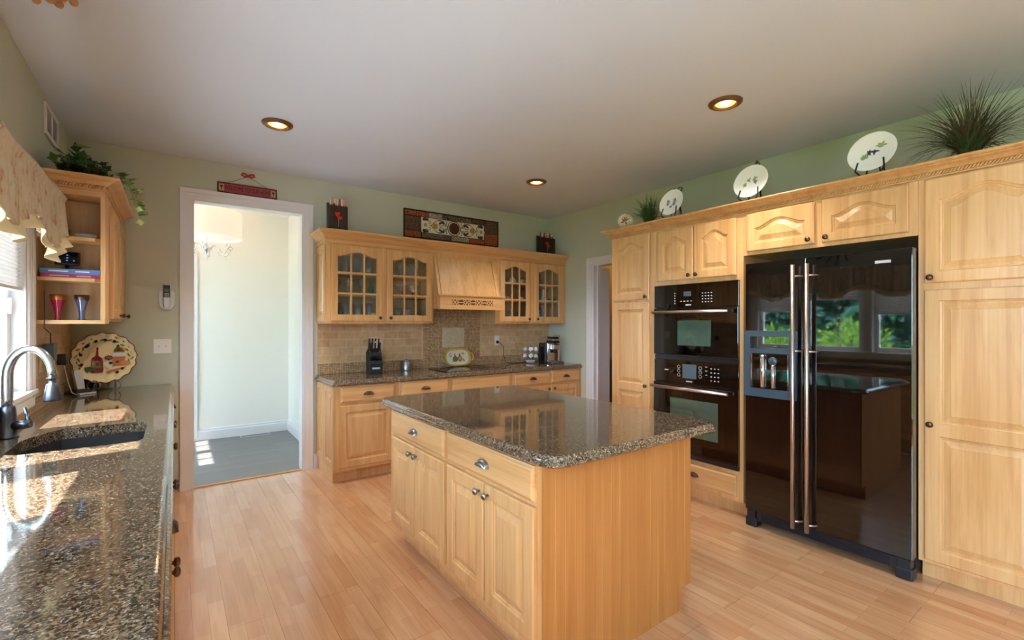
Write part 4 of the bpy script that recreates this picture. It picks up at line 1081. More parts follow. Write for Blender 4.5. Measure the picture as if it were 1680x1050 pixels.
def shade(label, y0, y1, zb, x=-.652):
    t = thing('cellular_shade', label, 'window shade', (x, (y0+y1)/2, 0), 0, 'cellular shades at the sink window')
    h = (y1-y0)/2; b = MB('shade_cloth'); z = WZ1-.04; n = int((z-zb)/.019); pr = []
    for k in range(n*2+1): pr.append((.010 if k % 2 else .0, z-(z-zb)*k/(2*n)))
    G = [[(px, yy, pz) for px, pz in pr] for yy in (-h, h)]
    b.sheet(G, False); b.sheet([[(-px-.004, yy, pz) for px, pz in pr] for yy in (-h, h)], False); b.build('pleated_cloth', t, recalc=False)
    MB('white_plastic').box(-.016, -h, zb-.018, .016, h, zb, .004).build('bottom_rail', t); MB('white_plastic').box(-.018, -h, z, .018, h, z+.02).build('head_rail', t)
shade('half drawn white cellular shade nearest the corner shelf cabinet', M3+.01, WY1-.03, 1.555, -.655)
shade('white cellular shade pulled nearly up over the middle sink window', M1+.01, M2-.01, 1.70)
shade('half drawn white cellular shade on the near side of sink window', WY0+.03, M0-.01, 1.50)
t = thing('sun_catcher', 'hanging crystal sun catcher in front of the middle sink window', 'sun catcher', (-.60, 2.40, 0), 0)
b = MB('steel_wire'); b.tube([(0, 0, 1.04), (0, 0, 1.70)], .002, 5); b.tube([(.0, .045*math.cos(2*PI*k/20), 1.41+.045*math.sin(2*PI*k/20)) for k in range(20)], .004, 6, True, True); b.build('wire', t)
for k in range(14):
    z = 1.36-.022*k; a = k*2.2; r_ = .035+.012*math.sin(k)
    MB('crystal').lathe([(.001, -.014), (.011, 0), (.001, .014)], (.3*r_*math.cos(a), r_*math.sin(a), z), 8).build('crystal', t)
MB('porcelain').sphere((0, 0, 1.575), .02, 12).sphere((0, 0, 1.41), .03, 12, (.4, 1, 1)).build('ornament', t)
MB('steel_wire').tube([(0, 0, 1.70), (-.02, 0, 1.715), (-.045, 0, 1.725)], .002, 5).build('hook', t)

# ------------------------------------------------------------------ corner shelf contents
def book(label, x0, y0, z, w, d, h, cov, rz=0):
    t = thing('book', label, 'book', (x0, y0, z), rz, 'books on the corner shelf')
    b = MB(cov); b.box(0, 0, 0, w, d, .003).box(0, 0, h-.003, w, d, h).box(0, 0, .003, w, .003, h-.003); b.build('cover', t)
    MB('paper').box(.003, .004, .0032, w-.004, d-.004, h-.0032).build('pages', t)
    marks(t, [(w*.3, h*.5, w*.16, h*.12), (w*.7, h*.5, w*.12, h*.12)], 0.0, 'spine_lettering')
book('pink book lying at the bottom of the stack of two', -.605, 3.635, 1.6305, .255, .14, .023, 'book_pink')
book('blue book lying on top of the pink book', -.608, 3.630, 1.654, .252, .145, .027, 'book_blue', 1)
t = thing('smart_display', 'small black tilted smart screen standing on the blue book', 'screen', (-.505, 3.70, 1.6815), -4)
b = MB('black_plastic'); b.lathe([(.036, 0), (.036, .004), (.012, .008), (.009, .03)], (0, 0, 0), 16); b.build('stand', t)
b = MB('black_plastic'); b.box(-.056, -.012, .026, .056, .004, .108, .008); b.xf(Matrix.Rotation(math.radians(-10), 4, 'X')); bo = b.build('body', t)
MB('screen').box(-.047, -.0135, .033, .047, -.0122, .101, .0005).xf(Matrix.Rotation(math.radians(-10), 4, 'X')).build('display', bo)
b = MB('screen_icons')
for (x, z) in ((-.03, .052), (0, .052), (.03, .052), (0, .068), (0, .084)): b.box(x-.004, -.0141, z-.003, x+.004, -.0136, z+.003)
b.xf(Matrix.Rotation(math.radians(-10), 4, 'X')); b.build('icons', bo)
def vase(label, x, y, body, n2):
    t = thing('vase', label, 'vase', (x, y, 1.391), 0)
    b = MB(body); b.lathe([(.016, 0), (.017, .004), (.013, .012), (.013, .04), (.022, .085), (.031, .115)], (0, 0, 0), 20, cap=False); b.lathe([(.014, .002), (.001, .002)], (0, 0, 0), 20, cap=False); b.build('body', t)
    MB(n2).lathe([(.031, .115), (.034, .128), (.034, .147), (.0325, .147), (.030, .116)], (0, 0, 0), 20, cap=False).build('rim_band', t)
mat('gold_foil', (176, 112, 60), 0.35, metal=0.8); mat('ruby', (176, 24, 76), 0.08, coat=1); mat('smoke', (84, 92, 128), 0.08, coat=1)
vase('ruby red flared glass vase with gold rim on the bottom shelf', -.545, 3.70, 'ruby', 'gold_foil')
vase('smoky blue flared glass vase with bronze rim on the bottom shelf', -.442, 3.70, 'smoke', 'bronze')
t = thing('glass_dish', 'clear oval glass dish on the top corner shelf', 'dish', (-.425, 3.71, 1.866), 0)
MB('cup_grey').lathe([(.035, 0), (.045, .004), (.056, .03), (.053, .03), (.042, .007), (.001, .006)], (0, 0, 0), 24, sx=1, sy=.6).build('bowl', t)
t = thing('wooden_spoon', 'dark brown wooden spoon leaning on the top corner shelf', 'spoon', (-.515, 3.70, 1.866), 0)
MB('cherry').sphere((0, 0, .032), .03, 12, (.8, .4, 1)).build('bowl', t); MB('cherry').tube([(0, 0, .05), (-.01, .02, .12), (-.02, .04, .2)], .006, 8).build('handle', t)

# ------------------------------------------------------------------ left counter corner
t = thing('decorative_plate', 'large round cream plate painted with red wine bottle in the left corner', 'plate', (-.415, 4.50, CT+.235), 0)
b = MB('porcelain'); mat('plate_cream', (244, 224, 170), 0.18); mat('plate_rim', (120, 62, 52), 0.3); b = MB('plate_cream')
NP = 72; L = []
PRm = .182
for r_, y, wv in ((.001, .0, 0), (.05, .0, 0), (.10, -.0005, 0), (.13, -.002, .1), (.158, -.007, .5), (.176, -.014, 1), (PRm, -.016, 1.2)):
    L.append([((r_+.004*wv*math.sin(16*2*PI*k/NP))*math.cos(2*PI*k/NP), y+.004*wv*math.cos(16*2*PI*k/NP), (r_+.004*wv*math.sin(16*2*PI*k/NP))*math.sin(2*PI*k/NP)) for k in range(NP)])
L2 = [[(x, y+.006, z) for x, y, z in r_] for r_ in reversed(L)]
b.loops(L[1:]+L2[:-1], False, False, True, True); b.face([b.V(p) for p in L[1]]); b.face([b.V(p) for p in reversed(L2[-2])])
tilt = Matrix.Rotation(math.radians(-12), 4, 'X'); b.xf(tilt); b.build('dish', t)
rim = L[-1]; MB('plate_rim').tube([(x, y+.003, z) for x, y, z in rim], .0038, 6, True, True).xf(tilt).build('rim', t, 'chipped maroon rim')
def decal(parent, name, items, y, xfm=None, kk=1.0):
    b = MB()
    for mname, kind, *a in items:
        b.m(mname)
        if kind == 'poly': b.prism([(p[0]*kk, p[1]*kk) for p in a[0]], 'y', y-.0012, y)
        elif kind == 'dot': b.prism([(a[0]*kk+a[2]*kk*math.cos(2*PI*k/12), a[1]*kk+(a[3] if len(a) > 3 else a[2])*kk*math.sin(2*PI*k/12)) for k in range(12)], 'y', y-.0014, y-.0001)
        elif kind == 'leaf':
            x, z, L_, ang = a; d = (math.cos(ang), math.sin(ang)); nn = (-d[1], d[0])
            b.prism([((x+d[0]*L_*u+nn[0]*w*L_)*kk, (z+d[1]*L_*u+nn[1]*w*L_)*kk) for u, w in ((0, 0), (.3, -.16), (.7, -.14), (1, 0), (.7, .14), (.3, .16))], 'y', y-.001, y)
    if xfm: b.xf(xfm)
    return b.build(name, parent)
bott = [(-.055, -.085), (-.005, -.085), (-.003, -.075), (-.006, -.02), (-.012, 0), (-.026, .012), (-.028, .050), (-.028, .062), (-.036, .062), (-.036, .050), (-.040, .012), (-.055, 0), (-.058, -.02), (-.058, -.075)]
it = [('wine', 'poly', bott), ('plate_cream', 'poly', [(-.054, -.056), (-.010, -.058), (-.011, -.018), (-.054, -.014)])]
it2 = [('wine', 'dot', -.033, -.036, .005), ('olive_green', 'leaf', -.045, -.05, .025, .4),
       ('pot_orange', 'poly', [(.042, -.05), (.088, -.05), (.094, .005), (.036, .005)]), ('cup_grey', 'poly', [(.034, .006), (.096, .006), (.092, .028), (.038, .028)]), ('olive_black', 'dot', .058, -.026, .008),
       ('bread', 'poly', [(.005, -.082), (.03, -.070), (.085, -.058), (.10, -.05), (.095, -.064), (.06, -.078), (.02, -.09)]), ('bread', 'dot', .095, -.035, .024, .016), ('wine', 'dot', .018, .0, .018, .013), ('art_cream', 'dot', .018, .0, .012, .008), ('olive_black', 'dot', .028, -.032, .009), ('art_cream', 'dot', .022, -.05, .014)]
for k in range(7): it2.append(('art_orange', 'leaf', .042+.008*k, .026, .038, 1.2+.12*k))
for k in range(5): it2.append(('olive_green', 'leaf', .04+.012*k, .03, .05, 1.0+.35*k))
for k in range(26):
    a = -0.3+k*.155
    rr = .118+.006*math.sin(k*3)
    it2.append(('olive_green', 'leaf', rr*math.cos(a), rr*math.sin(a), .028, a+PI/2+.5*(-1)**k))
for a in (1.55, 1.15, 1.95, 2.35, 2.45, 2.95, 3.5, 5.3, 5.6): it2.append(('olive_black', 'dot', .105*math.cos(a), .105*math.sin(a), .0085))
for k in range(4): it2.append(('leaf_dark', 'leaf', -.085+.004*k, -.05, .04, -1.2+.25*k))
decal(t, 'painted_bottle', it, -.0062, tilt, 1.25); decal(t, 'painted_still_life', it2, -.0068, tilt, 1.25)
t = thing('plate_stand', 'bent steel wire stand holding the large painted plate', 'plate stand', (-.415, 4.50, CT), 0)
b = MB('steel_wire')
for sx in (-.055, .06):
    b.tube([(sx+.036*math.cos(PI*1.5-2*PI*k/18), -.045+.02*math.sin(2*PI*k/18), .040-.036*math.cos(2*PI*k/18)) for k in range(17)], .0042, 6)
    b.tube([(sx, -.045, .0045), (sx, .06, .0045), (sx*.8, .095, .13), (sx*.8, .10, .25)], .0038, 6)
    b.tube([(sx, -.045, .012), (sx, -.02, .043), (sx, .05, .047)], .0038, 6)
b.tube([(-.055, .06, .0045), (.06, .06, .0045)], .0038, 6); b.build('wire_frame', t)
t = thing('phone_base', 'black cordless phone charger with pale handset on the corner worktop', 'phone', (-.535, 4.36, CT), 40)
b = MB('black_plastic'); b.loops([[(x, y, z) for x, y in ((-.05-k, -.05-k), (.05+k, -.05-k), (.05+k, .05+k), (-.05-k, .05+k))] for z, k in ((.0005, .004), (.012, .004), (.03, -.012), (.035, -.02))]); b.build('base', t)
b = MB('silver_plastic'); b.loops([[(x*s_, y+o, z) for x, y in ((-.024, -.011), (.024, -.011), (.024, .011), (-.024, .011))] for z, s_, o in ((.036, .9, -.01), (.08, 1, .0), (.15, 1, .022), (.165, .7, .027))]); b.build('handset', t)
MB('silver_plastic').box(-.05, -.085, .001, .05, -.058, .012, .002).build('front_lip', t)
t = thing('coaster_set', 'black wire rack of dark coasters behind the plate stand', 'rack', (-.50, 4.62, CT), 0)
MB('black_plastic').box(-.06, -.03, .0005, .06, .04, .008).box(-.05, -.012, .008, .05, -.004, .10).box(-.05, .004, .008, .05, .012, .10).build('rack', t)

# ------------------------------------------------------------------ back counter
t = thing('knife_block', 'black knife block full of knives on the back worktop', 'knife block', (1.575, 4.47, CT), -8)
b = MB('black_matte'); b.prism([(-.085, .0005), (.075, .0005), (.10, .20), (-.0, .245), (-.045, .15), (-.085, .10)], 'x', -.062, .062); b.build('block', t)
MB('silver_plastic').box(-.036, -.0875, .05, .036, -.0852, .066).build('nameplate', t)
kd = Vector((0, -.30, .95)).normalized()
for row, (yy, zz, n_, L_) in enumerate(((.045, .222, 4, .125), (-.022, .198, 3, .11), (-.058, .127, 6, .085))):
    for k in range(n_):
        x = -.045+.09*k/(n_-1); p = Vector((x, yy, zz+.003)); e = p+kd*L_
        kk_ = MB('black_plastic').tube([tuple(p), tuple(p+kd*L_*.5), tuple(e)], [.0075, .0085, .008], 8).build('knife_handle', t)
        if row < 2: MB('chrome').sphere(tuple(e), .0088, 8).tube([tuple(p+kd*.01), tuple(p+kd*.016)], .0085, 8).build('cap', kk_)
t = thing('canister', 'small brushed metal canister right of the knife block', 'canister', (1.945, 4.56, CT), 0)
MB('stainless').lathe([(.052, .0005), (.053, .004), (.053, .092), (.050, .094)], (0, 0, 0), 26).build('body', t)
MB('stainless').lathe([(.054, .0945), (.055, .104), (.050, .108), (.012, .110), (.011, .118), (.001, .119)], (0, 0, 0), 26).build('lid', t)
t = thing('serving_tray', 'cream handled ceramic tray painted with two bottles behind the cooktop', 'tray', (2.575, 4.615, CT+.106), 0)
tilt = Matrix.Rotation(math.radians(-14), 4, 'X')
mat('tray_rim', (222, 176, 92), 0.2)
def oct_(rx, rz, y): return [(rx*math.copysign(abs(math.cos(2*PI*k/40))**.55, math.cos(2*PI*k/40)), y, rz*math.copysign(abs(math.sin(2*PI*k/40))**.75, math.sin(2*PI*k/40))) for k in range(40)]
b = MB('art_cream'); b.loops([oct_(.135, .078, .0), oct_(.140, .082, -.006)], True, False, True, True); b.m('tray_rim').loops([oct_(.140, .082, -.006), oct_(.165, .098, -.020), oct_(.168, .101, -.018), oct_(.145, .084, .004), oct_(.02, .02, .004)], False, True, True, True); b.xf(tilt); b.build('dish', t)
for sx in (-1, 1): MB('tray_rim').tube([(sx*.155, -.016, .045), (sx*.185, -.016, .04), (sx*.203, -.016, .0), (sx*.185, -.016, -.04), (sx*.155, -.016, -.045)], .008, 8).xf(tilt).build('handle', t)
it = [('olive_green', 'dot', -.028, -.018, .034, .032), ('olive_green', 'poly', [(-.038, .01), (-.018, .01), (-.024, .045), (-.032, .045)]), ('art_cream', 'poly', [(-.045, -.03), (-.014, -.03), (-.014, -.005), (-.045, -.005)]), ('pot_orange', 'dot', .032, -.015, .026, .034), ('wine', 'poly', [(.024, .015), (.042, .015), (.037, .045), (.030, .045)]), ('art_cream', 'dot', .032, -.016, .015)]
for (x, z) in ((-.08, .045), (-.095, .03), (-.075, .02), (-.09, .01), (.07, .05), (.085, .04), (.068, .035)): it.append(('olive_black', 'dot', x, z, .006))
for k in range(6): it.append(('olive_green', 'leaf', -.07+.005*k, -.045, .03, .2+.3*k)); it.append(('olive_green', 'leaf', .07+.005*k, -.045, .03, 1.2+.3*k))
decal(t, 'painted_bottles', it, -.0005, tilt)
MB('black_plastic').tube([(-.06, -.03, -.098), (-.06, .02, -.100), (-.05, .045, .0)], .003, 6).tube([(.06, -.03, -.098), (.06, .02, -.100), (.05, .045, .0)], .003, 6).build('easel_wire', t)
# cup carousel
t = thing('cup_stand', 'black wire espresso cup stand on the back worktop beside coffee machine', 'cup stand', (3.545, 4.52, CT), 0)
b = MB('steel_wire'); b.lathe([(.055, .0005), (.055, .006), (.01, .008), (.004, .012), (.004, .215), (.007, .22), (.001, .225)], (0, 0, 0), 18)
for z in (.10, .18):
    for k in range(4):
        a = PI/2*k+.4; b.tube([(0, 0, z), (.03*math.cos(a), .03*math.sin(a), z+.01), (.045*math.cos(a), .045*math.sin(a), z+.018)], .0025, 5)
b.build('frame', t)
MB('cup_grey').lathe([(.03, .009), (.05, .012), (.058, .035), (.055, .036), (.045, .014), (.008, .013)], (0, 0, 0), 20).build('saucer_stack', t)
for z in (.078, .16):
    for k, a in enumerate((-2.2, -.9, .7, 2.3)):
        cx, cy = .045*math.cos(a), .045*math.sin(a)
        cu = thing('espresso_cup', 'small pale grey espresso cup hanging on the wire cup stand', 'cup', (3.545+cx, 4.52+cy, CT+z), 20*k, 'espresso cups on the stand')
        MB('cup_grey').lathe([(.012, .0), (.021, .010), (.024, .026), (.026, .044), (.024, .044), (.019, .012), (.001, .006)], (0, 0, 0), 16).build('body', cu)
        MB('cup_grey').tube([(.024, 0, .036), (.036, 0, .033), (.036, 0, .018), (.022, 0, .012)], .003, 6).build('handle', cu); cu.rotation_euler = (0, math.radians(62), a)
# coffee machine
t = thing('coffee_machine', 'black and chrome capsule coffee machine in the right counter corner', 'coffee machine', (3.80, 4.42, CT), -14)
MB('black_plastic').box(-.10, -.02, .0005, .10, .17, .245, .01).build('body', t)
MB('screen').box(-.1025, -.01, .02, -.1002, .12, .235, .001).build('side_panel', t, 'glossy dark water tank side')
MB('chrome').box(-.085, -.055, .012, .085, -.0205, .248, .008).build('housing', t, 'polished chrome front housing')
MB('stainless').box(-.085, -.175, .0005, .085, -.056, .0245, .004).build('drip_tray', t)
b = MB('chrome'); b.box(-.05, -.14, .165, .05, -.0555, .235, .012); b.build('brew_head', t)
b = MB('black_plastic'); b.lathe([(.02, .125), (.024, .1645)], (0, -.10, 0), 14); b.box(-.045, -.13, .2485, .045, .06, .272, .004); b.build('spout', t)
b = MB('chrome'); b.box(-.045, -.12, .2725, .045, .05, .30, .008); b.m('black_plastic').box(-.042, -.115, .3005, .042, .045, .325, .008); b.m('chrome').tube([(-.05, -.10, .29), (-.046, -.12, .345), (.046, -.12, .345), (.05, -.10, .29)], .006, 8); b.build('lever', t)

# ------------------------------------------------------------------ glassware in the cabinets
TUM = [(.026, 0), (.028, .003), (.033, .11), (.0315, .11), (.0265, .006), (.001, .005)]
WINE = [(.030, 0), (.030, .003), (.006, .008), (.004, .07), (.008, .08), (.032, .105), (.036, .135), (.030, .165), (.029, .165), (.034, .135), (.030, .107), (.001, .085)]
GOB = [(.028, 0), (.027, .004), (.007, .01), (.006, .04), (.028, .06), (.034, .10), (.036, .125), (.034, .125), (.031, .10), (.025, .063), (.001, .05)]
TALL = [(.024, 0), (.026, .004), (.035, .16), (.0335, .16), (.0245, .007), (.001, .006)]
def glass(kind, prof, label, group, x, y, z, material='clear_glass', s_=1.0):
    b = MB(material); b.lathe([(r_*s_, h*s_) for r_, h in prof], (0, 0, 0), 16, cap=False); o = b.build(kind, loc=(x, y, z+.0006)); return tag(o, label, kind.replace('_', ' '), group)
def glass_row(kind, prof, label, group, xs, y, z, s_=1.0):
    first = None
    for i, x in enumerate(xs):
        yy = y+.05*((i % 2)*2-1)*.9
        if first is None: first = glass(kind, prof, label, group, x, yy, z, s_=s_)
        else:
            c_ = first.copy(); COL.objects.link(c_); c_.location = (x, yy, z+.0006)
ZS = (1.4065, 1.6405, 1.8385); YG = 4.53
span = lambda a, b_, n_: [a+(b_-a)*k/(n_-1) for k in range(n_)]
glass_row('tumbler', TALL, 'tall clear tumbler on the bottom shelf behind the far left glazed door', 'tumblers, far left cabinet', span(1.19, 1.53, 7), YG, ZS[0])
glass_row('wine_glass', WINE, 'clear stemmed wine glass on the middle shelf behind the far left glazed door', 'wine glasses, far left cabinet', span(1.19, 1.46, 5), YG, ZS[1], .95)
glass_row('tall_glass', TALL, 'tall clear glass on the top shelf behind the far left glazed door', 'tall glasses, far left cabinet', span(1.19, 1.52, 5), YG, ZS[2], 1.05)
t_ = glass('bottle', [(.02, 0), (.022, .003), (.022, .08), (.008, .10), (.008, .14), (.001, .14)], 'small green bottle on the middle shelf of the far left glass cabinet', None, 1.535, 4.45, ZS[1], 'green_glass')
t_ = glass('jar', [(.022, 0), (.022, .06), (.018, .065), (.001, .066)], 'small yellow jar on the bottom shelf of the far left glass cabinet', None, 1.545, 4.42, ZS[0], 'yellow_paint')
glass_row('tumbler', TUM, 'clear tumbler on the bottom shelf behind the door beside the range hood', 'tumblers, second cabinet door', span(1.72, 1.97, 6), YG, ZS[0], 1.1)
glass_row('goblet', GOB, 'clear footed goblet on the middle shelf behind the door beside the range hood', 'goblets, second cabinet door', span(1.70, 2.05, 6), YG, ZS[1])
glass_row('wine_glass', WINE, 'clear wine glass on the top shelf behind the door beside the range hood', 'wine glasses, second cabinet door', span(1.71, 1.84, 3), YG, ZS[2])
for i, x in enumerate((1.915, 2.02)):
    o = MB('clear_glass').lathe([(.082, -.004), (.08, .0), (.055, .006), (.03, .007), (.001, .007)], (0, 0, 0), 24, 'y', cap=False).build('glass_plate', loc=(x, 4.60+.03*i, ZS[2]+.0835)); tag(o, ['clear embossed glass plate standing upright on the top shelf, nearer the middle', 'clear embossed glass plate standing upright on the top shelf, nearest the hood'][i], 'plate', 'glass plates on the top shelf')
o = MB('blue_glass').prism([(-.028, 0), (.028, 0), (.0, .05)], 'y', -.02, .02).build('ornament', loc=(2.06, 4.44, ZS[0])); tag(o, 'small cobalt blue glass ornament on the bottom shelf by the hood', 'ornament')
# right-hand cabinet
t = thing('pitcher', 'white porcelain pitcher on the top shelf right of the hood', 'pitcher', (3.085, 4.52, ZS[2]), 0)
MB('porcelain').lathe([(.045, 0), (.06, .03), (.062, .09), (.045, .14), (.05, .165), (.047, .165), (.04, .14), (.055, .09), (.001, .01)], (0, 0, 0), 20, cap=False).build('body', t); MB('porcelain').tube([(-.055, 0, .14), (-.095, 0, .125), (-.095, 0, .06), (-.06, 0, .04)], .007, 8).build('handle', t)
t = thing('sugar_bowl', 'white porcelain lidded sugar bowl beside the white pitcher', 'bowl', (3.235, 4.47, ZS[2]), 0)
MB('porcelain').lathe([(.03, 0), (.048, .02), (.046, .05), (.04, .056), (.001, .056)], (0, 0, 0), 18).build('body', t); MB('porcelain').lathe([(.041, .0565), (.03, .072), (.008, .08), (.009, .092), (.001, .098)], (0, 0, 0), 18).build('lid', t)
def cup(label, x, y, z, material='porcelain', s_=1.0, group=None):
    t = thing('teacup', label, 'cup', (x, y, z+.0006), R.uniform(-40, 40), group)
    MB(material).lathe([(.02*s_, 0), (.03*s_, .012*s_), (.04*s_, .055*s_), (.038*s_, .055*s_), (.028*s_, .014*s_), (.001, .008*s_)], (0, 0, 0), 16, cap=False).build('body', t)
    MB(material).tube([(.036*s_, 0, .045*s_), (.055*s_, 0, .04*s_), (.053*s_, 0, .02*s_), (.032*s_, 0, .016*s_)], .004, 6).build('handle', t)
cup('white teacup on the top shelf next to the white sugar bowl', 3.365, 4.47, ZS[2])
cup('white teacup on the top shelf behind the far right glazed door', 3.52, 4.50, ZS[2], s_=1.1)
for i, x in enumerate((3.06, 3.16, 3.27, 3.35)):
    cup(['small white cup at the hood end of the middle shelf', 'small peach cup second from hood on middle shelf', 'small brown cup third from the hood on middle shelf', 'small white cup next to the blue vase on the middle shelf'][i], x, 4.46, ZS[1], ['porcelain', 'pink_wax', 'copper', 'porcelain'][i], .85)
glass('vase', [(.028, 0), (.032, .04), (.032, .15), (.03, .15), (.028, .005), (.001, .004)], 'pale blue glass vase at the end of the middle shelf', None, 3.425, 4.52, ZS[1], 'clear_glass')
glass('figurine', [(.02, 0), (.028, .03), (.015, .06), (.02, .075), (.012, .10), (.001, .11)], 'white bell shaped figurine standing behind the small white cup', None, 3.10, 4.57, ZS[1], 'porcelain')
glass_row('tumbler', TUM, 'clear tumbler on the bottom shelf right of the hood', 'tumblers, third cabinet door', span(3.05, 3.42, 6), YG, ZS[0])
glass('jar', [(.03, 0), (.032, .08), (.02, .10), (.02, .12), (.001, .12)], 'yellow and green jar on the middle shelf behind far right door', None, 3.55, 4.48, ZS[1], 'yellow_paint')
t = glass('pepper_mill', [(.026, 0), (.026, .05), (.017, .09), (.024, .12), (.014, .15), (.001, .155)], 'pale turned pepper mill on the middle shelf behind far right door', None, 3.72, 4.48, ZS[1], 'cup_grey')
o = MB('teal_dish').lathe([(.085, -.006), (.083, .0), (.055, .006), (.001, .007)], (0, 0, 0), 26, 'y', cap=False).build('plate', loc=(3.70, 4.56, ZS[0]+.0865)); tag(o, 'blue plate with yellow motif upright on the bottom shelf', 'plate')
b = MB('yellow_paint')
for (x, z, r_) in ((0, .02, .016), (.012, -.012, .02), (-.018, -.03, .013), (.02, .035, .010)): b.sphere((x, -.004, z), r_, 10, (1, .2, 1))
b.build('painted_motif', o)
glass('bowl', [(.03, 0), (.055, .025), (.06, .04), (.058, .04), (.05, .025), (.001, .006)], 'dark bowl on the middle shelf at the far right', None, 3.87, 4.5, ZS[1], 'iron')

# ------------------------------------------------------------------ on top of the cabinets
ZT = 2.2155
def wall_pocket(label, x, rz, w, h, openframe):
    t = thing('candle_box', label, 'candle box', (x, 4.52, ZT), rz)
    b = MB('dark_rustic'); b.box(-w/2, .02, 0, w/2, .035, h).box(-w/2, -.035, 0, w/2, -.025, h*.9).box(-w/2, -.025, 0, -w/2+.01, .02, h*.9).box(w/2-.01, -.025, 0, w/2, .02, h*.9).box(-w/2+.01, -.025, 0, w/2-.01, .02, .01); b.build('box', t)
    b = MB('heart_red')
    for cx, cz, s_ in ((-.01, h*.62, .026), (.015, h*.50, .021)):
        b.prism([(cx+s_*1.05*math.sin(a)**3, cz+s_*(.82*math.cos(a)-.32*math.cos(2*a)-.13*math.cos(3*a)-.05*math.cos(4*a))) for a in [2*PI*k/24 for k in range(24)]], 'y', -.039, -.0352)
    b.build('hearts', t, 'two red painted hearts')
    b = MB('gold_paint'); b.tube([(.0, -.0365, h*.5), (.004, -.0365, h*.35), (.0, -.0365, h*.2)], .0025, 5); b.box(-w/2+.02, -.0362, .02, w/2-.03, -.0352, .04); b.build('painted_stem', t)
    if openframe: MB('iron').tube([(-w*.3, -.040, h*.12), (-w*.3, -.042, h*.95), (w*.3, -.042, h*.95), (w*.3, -.040, h*.12)], .006, 6, False, True).build('wire_loop', t)
    else: MB('iron').box(-w*.27, -.044, h*.25, -w*.18, -.0355, h*.95).build('strip', t)
    ca = math.radians(rz); names = ['cream_wax', 'pink_wax', 'cream_wax', 'cream_wax', 'red_wax', 'cream_wax', 'pink_wax'] if not openframe else ['red_wax', 'cream_wax', 'red_wax', 'pink_wax', 'cream_wax', 'red_wax', 'cream_wax']
    side = 'left' if not openframe else 'right'
    for i in range(7):
        xx = -w*.36+w*.72*i/6; col = names[i]
        cn = {'cream_wax': 'cream', 'pink_wax': 'pink', 'red_wax': 'red'}[col]
        cd = thing('candle', '%s taper candle standing in the %s hearts box' % (cn, 'tall dark' if not openframe else 'small wire-looped'), 'candle', (x+xx*math.cos(ca), 4.515+xx*math.sin(ca), ZT+.0115), 0, '%s candles in the %s box' % (cn, side))
        MB(col).lathe([(.009, 0), (.0085, h+.01), (.006, h+.03), (.001, h+.033)], (0, 0, 0), 8).build('wax', cd)
        MB('black_matte').tube([(0, 0, h+.033), (.001, 0, h+.042)], .001, 4).build('wick', cd)
wall_pocket('tall dark rustic box with red hearts on top left of the back cabinets', 1.238, 0, .175, .285, False)
wall_pocket('dark rustic hearts box with wire loop at the right corner cabinet top', 3.79, 0, .25, .255, True)

def plate_easel(label, elabel, y, r_, z, mot, top):
    X0 = 3.245
    e = thing('plate_easel', elabel, 'plate easel', (X0, y, ZT), -90)
    b = MB('iron')
    for sx in (-1, 1):
        b.tube([(sx*.060, -.046, .082), (sx*.068, -.062, .03), (sx*.05, -.05, .006), (sx*.045, .03, .005), (sx*.03, .045, .12), (sx*.02, .062, .22)], .0045, 6)
        if top == 'bow': b.tube([(0, .05, .222), (sx*.022, .052, .252), (sx*.048, .052, .246), (sx*.04, .05, .222), (sx*.01, .05, .215)], .005, 6)
    b.tube([(0, .06, .22), (0, .10, .10), (0, .13, .003)], .004, 6); b.tube([(-.048, .0, .005), (.048, .0, .005)], .004, 6)
    if top == 'scroll':
        b.tube([(0, .062, .20), (0, .064, .30)], .004, 6)
        for sx in (-1, 1): b.tube([(sx*.02*math.sin(.5*k), .064, .23+.010*k) for k in range(7)], .0035, 6)
    b.build('wire_frame', e)
    p = thing('plate', label, 'plate', (X0, y, ZT+.016+r_), -90)
    tl = Matrix.Translation((0, -.016, 0)) @ Matrix.Rotation(math.radians(-14), 4, 'X')
    b = MB('porcelain'); b.lathe([(r_*.02, 0), (r_*.62, 0), (r_*.70, -.006), (r_*.97, -.012), (r_, -.013), (r_, -.010), (r_*.68, .002), (r_*.02, .006)], (0, 0, 0), 40, 'y'); b.xf(tl); b.build('dish', p)
    it = []
    for (x, z, s_, c_) in mot:
        for k in range(7): it.append((c_, 'leaf', x*r_, z*r_, s_*r_*R.uniform(.6, 1.1), R.uniform(0, 6.28)))
        it.append((c_, 'dot', x*r_, z*r_, s_*r_*.42))
    decal(p, 'painted_leaves', it, -.0003, tl)
mat('motif_violet', (128, 118, 136), .4); mat('motif_green', (138, 160, 116), .4); mat('motif_navy', (62, 66, 92), .4)
plate_easel('white plate with violet floral print on easel beside the small plant', 'black easel with bow top behind the violet print plate', 2.283, .108, 0, [(-.32, .15, .22, 'motif_violet'), (-.35, -.08, .2, 'motif_violet'), (.25, .18, .22, 'motif_violet'), (.2, -.12, .25, 'motif_violet'), (-.05, -.3, .14, 'motif_navy')], 'bow')
plate_easel('white plate with green ivy print on the easel with twisted top', 'black easel with twisted scroll top behind ivy print plate', 1.648, .119, 0, [(-.35, -.12, .22, 'motif_green'), (-.15, .12, .2, 'motif_green'), (.2, .16, .2, 'motif_green'), (.25, -.06, .2, 'motif_violet')], 'scroll')
plate_easel('white plate with green and navy print nearest the big grass plant', 'black easel with bow top behind green and navy plate', .957, .118, 0, [(.32, .26, .28, 'motif_green'), (-.35, -.22, .26, 'motif_green'), (-.12, .02, .2, 'motif_navy'), (.1, .0, .2, 'motif_navy')], 'bow')

